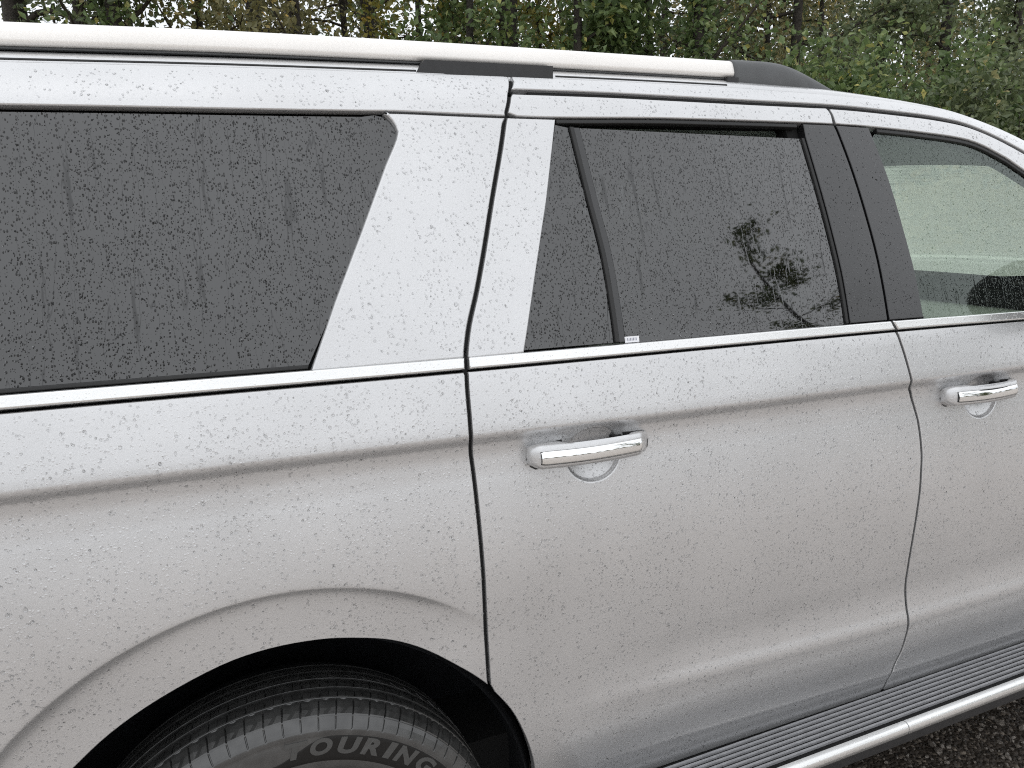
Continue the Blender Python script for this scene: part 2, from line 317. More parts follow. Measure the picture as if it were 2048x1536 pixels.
def panel(name, outline, mat, parent, off=0., flange=.018, r=.0022, hx=.02, side=-1, coarse=False, step=.008, extra=None):
    poly = resample(outline, step if not coarse else step*3)
    inn, eout = inset(poly, r); poly = np.array(poly)
    x0, z0 = poly.min(0); x1, z1 = poly.max(0); hx2 = hx*(3 if coarse else 1)
    xs = np.arange(x0, x1+hx2, hx2); q = np.array(QL[::3] if coarse else QL)
    X, Q = np.meshgrid(xs, q, indexing='ij'); X = X+(np.arange(X.shape[1]) % 2)*hx2*.5
    G = np.stack([X.ravel(), zinv(X.ravel(), Q.ravel())], 1)
    ex = []
    if not coarse:
        for wx in WHEELS:
            th = np.radians(np.arange(-80, 50, 1.6))
            for d in (-.016, -.009, -.005, -.002, .0, .002, .005, .009, .014, .020, .028, .038, .05):
                R = ARC_R(th)-d; ex.append(np.stack([wx+R*np.sin(th), .45+R*np.cos(th)], 1))
        for (cx, cz, rx, rz) in DISH:
            a = np.radians(np.arange(0, 360, 7.5))
            for k in (.15, .3, .45, .6, .7, .78, .84, .88, .91, .94, .97, 1.0, 1.04): ex.append(np.stack([cx+rx*k*np.cos(a), cz+rz*k*np.sin(a)], 1))
        E2 = np.concatenate(ex); keep = np.ones(len(G), bool)
        for (cx, cz, rx, rz) in DISH: keep &= ((G[:, 0]-cx)/rx)**2+((G[:, 1]-cz)/rz)**2 > 1.15
        for wx in WHEELS:
            dx = G[:, 0]-wx; dz = G[:, 1]-.45; th = np.arctan2(dx, dz); d = ARC_R(th)-np.hypot(dx, dz); keep &= ~((d > -.018) & (d < .055) & (th > rad(-81)) & (th < rad(49)))
        G = np.concatenate([G[keep], E2])
    m = (G[:, 0] > x0) & (G[:, 0] < x1) & (G[:, 1] > z0) & (G[:, 1] < z1); G = G[m]
    if len(G): G = G[pip(G, inn)]
    if len(G): G = G[edge_dist(G, inn) > (.0035 if not coarse else .012)]
    n = len(inn); V = [Vector(p) for p in inn]+[Vector(p) for p in G]
    ov, oe, of, *_ = delaunay_2d_cdt(V, [(i, (i+1) % n) for i in range(n)], [], 0, 1e-7)
    ov = np.array([(v.x, v.y) for v in ov]); tri = np.array([t for t in of if len(t) == 3]); cen = ov[tri].mean(1); tri = tri[pip(cen, inn)]
    nv = Wn(ov[:, 0], ov[:, 1]); pts = np.stack([ov[:, 0], -W(ov[:, 0], ov[:, 1]), ov[:, 1]], 1)+nv*off
    # orient triangles so that they face -y
    a = ov[tri[:, 1]]-ov[tri[:, 0]]; b = ov[tri[:, 2]]-ov[tri[:, 0]]; cr = a[:, 0]*b[:, 1]-a[:, 1]*b[:, 0]; tri[cr < 0] = tri[cr < 0][:, ::-1]
    verts = list(pts); norms = list(nv); faces = [tuple(t) for t in tri]
    # boundary flange: the first n output vertices may be merged, so add the rings on their own
    n0 = Wn(inn[:, 0], inn[:, 1]); p0 = np.stack([inn[:, 0], -W(inn[:, 0], inn[:, 1]), inn[:, 1]], 1)+n0*off
    nb = Wn(poly[:, 0], poly[:, 1]); pb = np.stack([poly[:, 0], -W(poly[:, 0], poly[:, 1]), poly[:, 1]], 1)+nb*off
    e3 = np.stack([eout[:, 0], np.zeros(n), eout[:, 1]], 1); e3 = e3-np.sum(e3*nb, 1)[:, None]*nb; e3 = e3/np.maximum(1e-6, np.linalg.norm(e3, axis=1))[:, None]
    mid = (p0+pb)/2-nb*r*.25; nm = nb+e3; nm = nm/np.linalg.norm(nm, axis=1)[:, None]
    base = len(verts)
    for P_, N_ in ((p0, n0), (mid, nm), (pb-nb*r, e3), (pb-nb*(r+flange), e3)): verts += list(P_); norms += list(N_)
    area = .5*np.sum(poly[:, 0]*np.roll(poly[:, 1], -1)-np.roll(poly[:, 0], -1)*poly[:, 1])
    for k in range(3):
        for i in range(n):
            j = (i+1) % n; f = (base+k*n+i, base+(k+1)*n+i, base+(k+1)*n+j, base+k*n+j)
            faces.append(f if area > 0 else f[::-1])
    verts = np.array(verts); norms = np.array(norms)
    if side > 0:
        verts[:, 1] *= -1; norms[:, 1] *= -1; faces = [f[::-1] for f in faces]
    o = mk(name, verts, faces, mat, parent, normals=norms)
    return o

# ------------------------------------------------------------------ ground
principled('gravel_bits', (.16, .14, .12), .45, noise=300, vary=.7)
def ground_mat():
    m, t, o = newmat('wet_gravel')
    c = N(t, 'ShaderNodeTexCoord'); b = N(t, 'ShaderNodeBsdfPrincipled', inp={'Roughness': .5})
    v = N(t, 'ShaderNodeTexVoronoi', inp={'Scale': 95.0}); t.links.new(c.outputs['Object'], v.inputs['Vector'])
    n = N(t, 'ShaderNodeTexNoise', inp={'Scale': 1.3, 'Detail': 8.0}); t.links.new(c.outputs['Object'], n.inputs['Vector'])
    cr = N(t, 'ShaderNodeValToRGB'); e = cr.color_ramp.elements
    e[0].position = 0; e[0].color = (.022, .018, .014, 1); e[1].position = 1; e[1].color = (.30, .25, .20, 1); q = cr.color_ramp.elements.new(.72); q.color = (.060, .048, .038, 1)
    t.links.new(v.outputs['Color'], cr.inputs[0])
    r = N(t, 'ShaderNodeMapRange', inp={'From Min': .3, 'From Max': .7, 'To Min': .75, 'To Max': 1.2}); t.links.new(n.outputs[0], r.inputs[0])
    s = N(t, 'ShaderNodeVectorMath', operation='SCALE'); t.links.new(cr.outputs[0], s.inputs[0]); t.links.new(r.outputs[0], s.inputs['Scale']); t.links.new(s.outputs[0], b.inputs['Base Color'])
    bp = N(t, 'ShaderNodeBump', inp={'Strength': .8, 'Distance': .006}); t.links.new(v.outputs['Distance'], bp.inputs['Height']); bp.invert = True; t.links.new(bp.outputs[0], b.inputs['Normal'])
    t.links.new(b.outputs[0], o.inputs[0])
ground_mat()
principled('autumn_grass', (.16, .14, .055), .8, noise=3.0, vary=.5, bump=(60, 1, .05))
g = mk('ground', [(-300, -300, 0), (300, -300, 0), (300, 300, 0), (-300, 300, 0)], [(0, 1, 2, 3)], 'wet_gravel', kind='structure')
principled('bounce_gravel', (.48, .43, .39), .6, noise=70, vary=.35, bump=(120, .8, .01))
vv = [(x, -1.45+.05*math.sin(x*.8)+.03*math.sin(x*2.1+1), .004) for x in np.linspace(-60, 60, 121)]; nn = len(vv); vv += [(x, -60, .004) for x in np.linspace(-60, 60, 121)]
mk('bounce_sheet', vv, [(i, nn+i, nn+i+1, i+1) for i in range(nn-1)], 'bounce_gravel', kind='structure')  # pale sheet added out of view to bounce light onto the lower doors
xs = np.linspace(-60, 60, 61); ys = np.linspace(3.6, 60, 30)
vv = []; ff = []
for j, yy in enumerate(ys):
    for i, xx in enumerate(xs): vv.append((xx, yy+(.35*math.sin(xx*.9)+.2*math.sin(xx*2.3) if j == 0 else 0), .004+(.05+.10*math.sin(xx*.31+yy*.2)**2+.012*(yy-3.6) if j else 0)))
for j in range(len(ys)-1):
    for i in range(len(xs)-1): k = j*len(xs)+i; ff.append((k, k+1, k+len(xs)+1, k+len(xs)))
mk('grass_verge', vv, ff, 'autumn_grass', smooth=True, kind='structure')
# loose wet stones beside and under the running board
def stones():
    ico = bmesh.new(); bmesh.ops.create_icosphere(ico, subdivisions=1, radius=1.0); base = np.array([v.co[:] for v in ico.verts]); fa = np.array([[v.index for v in f.verts] for f in ico.faces]); ico.free()
    n = 7000; P = np.stack([RNG.uniform(.9, 3.4, n), RNG.uniform(-2.0, .1, n)], 1); s = RNG.gamma(2.2, .0016, n)+.0016
    V = []; F = []
    for i in range(n):
        q = base*(1+.3*RNG.uniform(-1, 1, (len(base), 1)))*np.array([1.2, 1, .7])*s[i]; a = RNG.uniform(0, 6.28); c_, s_ = math.cos(a), math.sin(a)
        q = np.stack([q[:, 0]*c_-q[:, 1]*s_+P[i, 0], q[:, 0]*s_+q[:, 1]*c_+P[i, 1], q[:, 2]+s[i]*.35], 1); V.append(q); F.append(fa+i*len(base))
    mk('gravel', np.concatenate(V), np.concatenate(F), 'gravel_bits', kind='stuff')['label'] = 'loose wet gravel scattered beside the running board'
stones()

# ------------------------------------------------------------------ vehicle
car = empty('parked_car', (0, 0, 0), 'rain-beaded silver sport utility vehicle with roof rail and dark rear windows', 'car')
# panel joint lines in side view (x, z)
GC = curve([(.3795,.7787),(.3761,.8572),(.373,.9343),(.3706,1.0363),(.369,1.1209),(.3677,1.202),(.3646,1.2487),(.3618,1.2805),(.3627,1.3089),(.3647,1.3574),(.3678,1.3901),(.3704,1.4163)], 4)
GCu = curve([(.3704,1.4163),(.3853,1.4665),(.4098,1.5253),(.437,1.5987),(.4664,1.6831),(.5012,1.7777),(.5209,1.8362),(.5335,1.8659),(.5420,1.8880)], 4)
GB = curve([(1.4754,.4304),(1.4945,.502),(1.5061,.5478),(1.5082,.6072),(1.5036,.6381),(1.5011,.6669),(1.4956,.7059),(1.4851,.7657),(1.4795,.8517),(1.4782,.9396),(1.4785,1.0367),(1.4795,1.088),(1.472,1.1629),(1.4529,1.2202),(1.4388,1.243),(1.4295,1.2695),(1.4168,1.3271),(1.4043,1.3745)], 4)
GBu = curve([(1.3850,1.4021),(1.3874,1.5354),(1.3784,1.6452),(1.3641,1.7481),(1.3450,1.8403),(1.3440,1.8635),(1.3380,1.8830)], 4)
GT = curve([(.5420,1.8890),(.7403,1.8897),(.8586,1.8887),(1.0879,1.886),(1.3436,1.8835),(1.5242,1.8756),(1.7029,1.8629),(1.8247,1.8416),(1.976,1.7836),(2.2,1.672),(2.45,1.53),(2.66,1.40)], 5)
LIP = curve([(-.487,.42),(-.486,.46),(-.477,.54),(-.459,.628),(-.424,.703),(-.374,.771),(-.3164,.8218),(-.2565,.8689),(-.1807,.9100),(-.0852,.9448),(-.0074,.9557),(.0725,.9517),(.1344,.9385),(.1985,.9170),(.2645,.8800),(.334,.8235),(.3774,.7793)], 4)
LIPD = curve([(.3795,.7760),(.4231,.7119),(.4493,.6544),(.4682,.5974),(.4789,.5468),(.485,.48),(.487,.424)], 4)
def belt(x): return float(ZB(x))
def bline(x0, x1, dz=0., n=24): return [(x, belt(x)+dz) for x in np.linspace(x0, x1, n)]
def upto(line, z0, z1): return [p for p in line if z0 <= p[1] <= z1]
hg = .0031
SEAM = curve([(-1.15,1.808),(-.7,1.826),(-.3,1.8345),(.06,1.838),(.226,1.840),(.31,1.8415),(.41,1.8400),(.5215,1.8385)], 5)
WTOP = curve([(.5215,1.8385),(.629,1.8380),(.8444,1.8425),(1.034,1.8428),(1.2354,1.8418),(1.345,1.8403)], 4)
WTOPF = curve([(1.345,1.8403),(1.4471,1.8370),(1.6141,1.8266),(1.7799,1.8094),(1.8875,1.7728),(1.9586,1.736),(2.15,1.632),(2.35,1.515),(2.50,1.425),(2.545,1.385)], 5)
def build_side(side):
    co = side > 0
    near = not co
    kw = dict(side=side, coarse=co)
    parts = {}
    # ---- rear quarter
    q = panel('quarter_panel', [(-1.12, .60)]+[(-.60, .60), (-.50, .42)]+LIP+[p for p in shift(GC, -hg)[1:] if p[1] < 1.384]+list(reversed(bline(-1.12, .3655-hg, -.004))), 'silver_paint', car, r=.003, **kw)
    parts['quarter_panel'] = q
    panel('belt_moulding', bline(-1.0, .3675-hg, -.0005)+list(reversed(bline(-1.0, .3695-hg, .0205))), 'bright_trim', q, off=.005, r=.004, flange=.008, **kw)
    pil = [(.1034,1.4195)]+[(.1555,1.5241),(.2162,1.6365),(.2765,1.7511),(.2924,1.7775),(.3012,1.7935),(.3061,1.8069),(.3041,1.8175),(.2985,1.8272),(.2920,1.8345),(.2850,1.8390)]
    top = [p for p in SEAM if p[0] > .287]
    panel('quarter_pillar', [(.1000,1.4135)]+pil+shift(top, 0, -.0012)+list(reversed(upto(shift(GCu, -hg-.0004), 1.42, 1.836)))+[(.3700-hg, 1.4105)], 'silver_paint', q, r=.0045, flange=.02, **kw)
    panel('bumper_side', [(-1.15, .42), (-.505, .423), (-.598, .5955), (-1.15, .5955)], 'silver_paint', q, **kw)
    # rear pillar behind the long window
    panel('rear_pillar', [(-.93, 1.437), (-.855, 1.437), (-.790, 1.62), (-.725, 1.80), (-.715, 1.8225), (-1.05, 1.810), (-1.13, 1.60), (-1.14, 1.44)], 'gloss_black', q, off=.002, **kw)
    rs = panel('roof_side', [p for p in shift(SEAM, 0, .0012)]+upto(shift(GCu, -hg), 1.845, 1.886)+[(.5440,1.8960),(.5495,1.9085),(.5530,float(ZR(.553))-.002)]+[(x, float(ZR(x))-.001) for x in np.linspace(.54, -1.15, 40)], 'silver_paint', q, r=.003, flange=.012, **kw)
    gq = panel('window_glass', [(.099,1.4225)]+[(a+.004, b) for a, b in pil[1:-1]]+[(.27,1.840)]+[(x, z-.004) for x, z in reversed(SEAM) if -.74 < x < .26]+[(-.80,1.62),(-.865,1.432)], 'privacy_glass', q, off=-.010, r=.001, flange=.004, **kw)
    panel('window_seal', bline(-.88, .098, .0225)+list(reversed(bline(-.88, .1005, .0295))), 'black_rubber', q, off=-.003, r=.002, flange=.008, **kw)
    # ---- rear door
    bot = [(x, .424) for x in np.linspace(.487, 1.470, 20)]
    d = panel('rear_door', bot+shift(GB, -hg)[1:-1]+list(reversed(bline(.3665+hg, 1.4025-hg, -.004)))+[(a+hg, b) for a, b in reversed(GC) if b < 1.384]+LIPD[1:-1], 'silver_paint', car, **kw)
    parts['rear_door'] = d
    panel('belt_moulding', bline(.3685+hg, 1.4015-hg, -.0005)+[(1.3905-hg, belt(1.39)+.0205)]+list(reversed(bline(.3705+hg, 1.388-hg, .0205))), 'bright_trim', d, off=.005, r=.004, flange=.008, **kw)
    panel('door_pillar', upto(shift(GCu, hg), 1.4165, 1.8345)+[(.5215+hg,1.8370),(.6275,1.8365),(.5776,1.6814),(.5277,1.5418),(.4822,1.4100),(.3700+hg,1.4100)], 'silver_paint', d, r=.0035, flange=.02, **kw)
    fr = panel('window_frame', shift(WTOP, 0, .0012)[1:-1]+[(1.3430-hg,1.8415)]+upto(shift(GBu, -hg), 1.8425, 1.8775)+[(1.3372-hg,1.8795)]+[(x, z-.0052) for x, z in reversed(GT) if .55 < x < 1.330]+[(.5425+hg,1.8838)]+list(reversed(upto(shift(GCu, hg), 1.842, 1.880))), 'silver_paint', d, r=.003, flange=.02, **kw)
    bar = curve([(.6544,1.8385),(.6591,1.7762),(.6668,1.68),(.6768,1.581),(.6770,1.4817),(.6752,1.4122)], 4)
    barw = shift(bar, .0095)
    panel('quarter_light', [(.6275,1.8290),(.5776,1.6814),(.5277,1.5418),(.4850,1.4150)]+[(.674,1.4125)]+[p for p in reversed(bar) if p[1] < 1.829], 'privacy_glass', d, off=-.008, r=.001, flange=.004, **kw)
    panel('division_bar', [p for p in bar if p[1] < 1.836]+list(reversed([p for p in barw if p[1] < 1.836])), 'black_rubber', d, off=-.002, r=.0022, flange=.012, **kw)
    panel('window_channel', [p for p in shift(bar, .0100) if p[1] < 1.831]+list(reversed([p for p in shift(bar, .0240) if p[1] < 1.831])), 'gloss_black', d, off=-.006, r=.0015, flange=.006, **kw)
    WF = curve([(1.2365,1.8403),(1.2493,1.7225),(1.2588,1.6192),(1.2645,1.516),(1.2615,1.4035)], 4)
    panel('window_glass', [p for p in shift(bar, .0245) if p[1] < 1.834]+[(x, belt(x)+.021) for x in np.linspace(.70, 1.255, 14)]+[p for p in reversed(WF) if p[1] < 1.834], 'privacy_glass', d, off=-.008, r=.001, flange=.004, **kw)
    panel('window_seal', [(x, z-.0085) for x, z in WTOP if .62 < x < 1.24]+[(x, z) for x, z in reversed(WTOP) if .62 < x < 1.24], 'black_rubber', d, off=-.004, r=.002, flange=.01, **kw)
    panel('window_run', [p for p in WF if p[1] < 1.837]+list(reversed([p for p in shift(WF, .0085) if p[1] < 1.837])), 'black_rubber', d, off=-.003, r=.002, flange=.012, **kw)
    panel('pillar_cover', [(p[0], p[1]) for p in shift(WF, .0090) if p[1] < 1.837][::-1]+[(1.2500,1.8400),(1.343-hg,1.8388)]+[p for p in reversed(shift(GBu, -hg)) if 1.4035 < p[1] < 1.838]+[(1.3850-hg,1.4018),(1.275,1.4032)], 'gloss_black', d, off=.0, r=.002, **kw)
    # ---- front door
    bot = [(x, .424) for x in np.linspace(1.4765+hg, 2.597, 20)]
    FE = [(2.602, .62), (2.615, .9), (2.60, 1.15), (2.60, 1.30), (2.595, 1.340)]
    f = panel('front_door', bot+FE+list(reversed(bline(1.4045+hg, 2.592, -.004)))+list(reversed(shift(GB, hg)[1:-1])), 'silver_paint', car, **kw)
    parts['front_door'] = f
    panel('belt_moulding', bline(1.4025+hg, 2.56, -.0005)+list(reversed(bline(1.391+hg, 2.53, .0205))), 'bright_trim', f, off=.005, r=.004, flange=.008, **kw)
    FR = curve([(1.4471,1.8366),(1.4733,1.7215),(1.4878,1.5982),(1.4953,1.4977),(1.4950,1.3984)], 4)
    panel('pillar_cover', list(reversed(upto(shift(GBu, hg), 1.4035, 1.838)))+[(1.3850+hg,1.4018),(1.4950,1.3998)]+[p for p in reversed(FR) if p[1] < 1.834]+[(1.4465,1.8350),(1.3440+hg,1.8388)], 'gloss_black', f, off=.0, r=.002, **kw)
    panel('window_frame', shift(WTOPF, 0, .0012)[1:]+[(2.60, 1.362)]+[(x, z-.0052) for x, z in reversed(GT) if 1.3485 < x < 2.66]+[(1.3420+hg,1.8780)]+[(1.3450+hg,1.8640),(1.3455+hg,1.8425)], 'silver_paint', f, r=.003, flange=.02, **kw)
    panel('window_seal', [(x, z-.0090) for x, z in WTOPF if x > 1.449]+[(x, z) for x, z in reversed(WTOPF) if x > 1.449], 'black_rubber', f, off=-.004, r=.002, flange=.01, **kw)
    panel('window_glass', [p for p in FR if p[1] < 1.834][::-1]+[(x, z-.006) for x, z in WTOPF if 1.449 < x < 2.47]+[(x, belt(x)+.021) for x in np.linspace(2.44, 1.497, 30)], 'clear_glass' if near else 'far_glass', f, off=-.010, r=.001, flange=.004, **kw)
    # ---- roof side above the doors, down to the front pillar
    panel('roof_side', [(x, z+.0048) for x, z in GT if x > .552]+[(2.72, 1.41)]+[(x, float(ZR(x))-.001) for x in np.linspace(2.72, .5585, 60)]+[(.5583,1.9100),(.5515,1.8990),(.5475,1.8935)], 'silver_paint', car, r=.003, flange=.012, **kw)
    # ---- front wing with its own wheel arch
    lip2 = [(-x+3.343, z) for x, z in LIP[::-1]]
    lf = [(3.343-.487, .42)]+[(x+3.343, z) for x, z in LIP]+[(3.343+(.3819), .771)]+[(x+3.343, z) for x, z in LIPD[1:]]
    panel('front_wing', [(2.606, .43)]+lf+[(3.90, .43), (3.98, .72), (3.95, 1.02), (3.9, 1.18), (3.5, 1.275), (3.0, 1.325), (2.602, 1.345), (2.6065, 1.15), (2.621, .9), (2.606, .62)], 'silver_paint', car, **kw)
    # ---- black strips laid in the shut lines to paint the shade of the gaps
    def strip(name, line, hw, par, horizontal=False):
        a = [(x, z-hw) if horizontal else (x-hw, z) for x, z in line]; b = [(x, z+hw) if horizontal else (x+hw, z) for x, z in line]
        panel(name, a+b[::-1], 'cavity_black', par, off=-.0075, r=.0008, flange=.004, **kw)
    strip('gap_shade_strip', [p for p in GT if p[0] > .56], .0075, f, True)
    strip('gap_shade_strip', GC[2:], .0045, d); strip('gap_shade_strip', upto(GCu, 1.42, 1.885), .0045, d)
    strip('gap_shade_strip', [(.5475,1.8900),(.5510,1.8990),(.5555,1.9095),(.5560,1.9180)], .0035, car); strip('gap_shade_strip', GB, .0045, f); strip('gap_shade_strip', upto(GBu, 1.404, 1.88), .0045, f)
    # ---- dark inner structure behind the joints
    def shell(name, poly, off): panel(name, poly, 'cavity_black', car, off=off, r=.001, flange=.03, side=side, coarse=True)
    shell('inner_panel', [(.50, .46), (3.343-.56, .46), (3.343-.52, .75), (2.9, .93), (2.9, 1.30)]+list(reversed(bline(-1.05, 2.85, .012)))+[(-1.05, .62), (-.58, .62), (-.50, .78), (-.36, .93), (-.15, 1.02), (.12, 1.02), (.36, .92), (.47, .74), (.52, .6)], -.030)
    shell('inner_pillar', [(.03,1.40),(.25,1.78),(.27,1.86),(.66,1.86),(.60,1.70),(.51,1.40)], -.022)
    shell('inner_pillar', [(1.235,1.40),(1.235,1.60),(1.215,1.86),(1.45,1.86),(1.48,1.65),(1.51,1.39)], -.022)
    shell('inner_rail', [(-1.1,1.82),(-.3,1.84),(.3,1.845),(.6,1.846),(1.3,1.848),(1.62,1.834),(1.80,1.816),(1.95,1.752),(2.15,1.65),(2.6,1.39),(2.68,1.39),(2.2,1.69),(1.95,1.815),(1.8,1.855),(1.5,1.90),(.9,1.912),(.3,1.91),(-.3,1.898),(-1.1,1.86)], -.024)
    # ---- wheel housings
    for wx in WHEELS:
        v = []; fa = []; th = np.radians(np.arange(-112, 113, 4)); yy = [-.962, -.93, -.80, -.62]
        for k, y in enumerate(yy):
            for a in th:
                R = .532 if k else .512
                v.append((wx+R*math.sin(a)*(.93), y if side < 0 else -y, .432+R*math.cos(a)))
        n = len(th)
        for k in range(3):
            for i in range(n-1): fa.append((k*n+i, k*n+i+1, (k+1)*n+i+1, (k+1)*n+i))
        b = len(v); v.append((wx, -.60 if side < 0 else .60, .45))
        for i in range(n-1): fa.append((3*n+i, 3*n+i+1, b))
        mk('wheel_arch_liner', v, fa, 'liner', car, smooth=True)
    return parts
NEAR = build_side(-1); FAR = build_side(1)

# ------------------------------------------------------------------ roof, glass house front and rear, bonnet
def roof_section(x, n=13):
    """half cross-section of the roof from the side edge to the centre line"""
    ze = float(ZR(x)); ye = float(W(x, ze)); out = []
    for d, h in ((.004, -.012), (.0045, -.001), (.008, .0035), (.018, .0085), (.034, .0125), (.06, .0165), (.10, .0205), (.18, .028), (.32, .040), (.5, .050), (.77, .056)):
        k = d/.77; hh = h*(1.45 if d < .4 else 1.2)*(1-.42*float(sst(1.25, 1.7, x))) if h > 0 else h
        out.append((x, ye*(1-k) if d > .1 else ye-d, ze+hh))
    return out
def loft_roof(name, xs, mat, parent, zadd=0, fz=None):
    v = []; f = []
    for x in xs:
        h = roof_section(x); row = [(x, -y, z) for _, y, z in h]+[(x, y, z) for _, y, z in reversed(h[:-1])]
        v += row
    n = len(row)
    for i in range(len(xs)-1):
        for k in range(n-1): f.append((i*n+k, (i+1)*n+k, (i+1)*n+k+1, i*n+k+1))
    return mk(name, v, f, mat, parent, smooth=True)
roof = loft_roof('roof', list(np.linspace(-1.15, 1.72, 60)), 'silver_paint', car)
for s in (-1, 1):
    for a, b in ((-1.1, .368), (.66, 1.085)):
        m = MB(); m.tube([(x, s*(float(W(x, float(ZR(x))))-.0075), float(ZR(x))+.0022) for x in np.linspace(a, b, 30)], [.0026]*30, 6); m.build('roof_edge_line', 'black_rubber', car, smooth=True)  # thin black tube that draws the dark line along the roof edge
    v = []; f = []; xs = np.linspace(1.7205, 2.74, 40)
    for x in xs:
        v += [(x, s*y, z) for _, y, z in roof_section(x)[1:6]]
    for i in range(len(xs)-1):
        for k in range(4):
            q = (i*5+k, (i+1)*5+k, (i+1)*5+k+1, i*5+k+1); f.append(q if s < 0 else q[::-1])
    mk('front_pillar', v, f, 'silver_paint', car, smooth=True)
# header panel and sun visors under the top of the windscreen
hd = MB(); hd.loft([[(x+.16*(1-t*t)*(x-1.72), (float(W(x, float(ZR(x))))-.03)*t, float(ZR(x))-.020+.05*(1-t*t)) for t in np.linspace(-1, 1, 13)] for x in np.linspace(1.70, 2.16, 8)], closed=False, cap=False); hd.build('screen_header', 'interior_grey', car, smooth=True)
def front_glass():
    v = []; f = []; xs = np.linspace(1.722, 2.87, 34); m = 15
    for x in xs:
        ze = float(ZR(x)); ye = float(W(x, ze))-.030
        for k in range(m):
            t = -1+2*k/(m-1); v.append((x+.16*(1-t*t)*(x-1.72), ye*t, ze+.002+.054*(1-t*t)))
    for i in range(len(xs)-1):
        for k in range(m-1): f.append((i*m+k, (i+1)*m+k, (i+1)*m+k+1, i*m+k+1))
    mk('windscreen', v, f, 'far_glass', car, smooth=True)
front_glass()
def bonnet():
    v = []; f = []; xs = np.linspace(2.62, 4.02, 30); m = 27
    wt = Pchip([(2.602, 1.345), (3.0, 1.325), (3.5, 1.275), (3.9, 1.18), (4.02, 1.12)])
    for x in xs:
        ze = float(wt(x))+.003; ye = float(W(x, ze))-.006; zc = 1.395+.02*math.sin((x-2.62)*1.9)-.16*max(0, (x-3.55)/.47)**2; zc = max(zc, ze+.01)
        for k in range(m):
            t = -1+2*k/(m-1); v.append((x-.10*t*t*max(0, (x-3.4)), ye*t, ze+(zc-ze)*(1-abs(t)**3.2)+(.012*math.sin(math.pi*(abs(t)-.35)/.27)**2 if .35 < abs(t) < .62 else 0)))
    for i in range(len(xs)-1):
        for k in range(m-1): f.append((i*m+k, (i+1)*m+k, (i+1)*m+k+1, i*m+k+1))
    mk('bonnet', v, f, 'silver_paint', car, smooth=True)
bonnet()
cw = MB(); cw.loft([[(2.90+.20*(1-t*t)+a, .86*t, 1.352+.050*(1-abs(t)**2.5)+b) for a, b in ((-.03, .012), (.0, .026), (.05, .030), (.06, .012))] for t in np.linspace(-1, 1, 15)]); cw.build('cowl_panel', 'bright_trim', car, smooth=True)
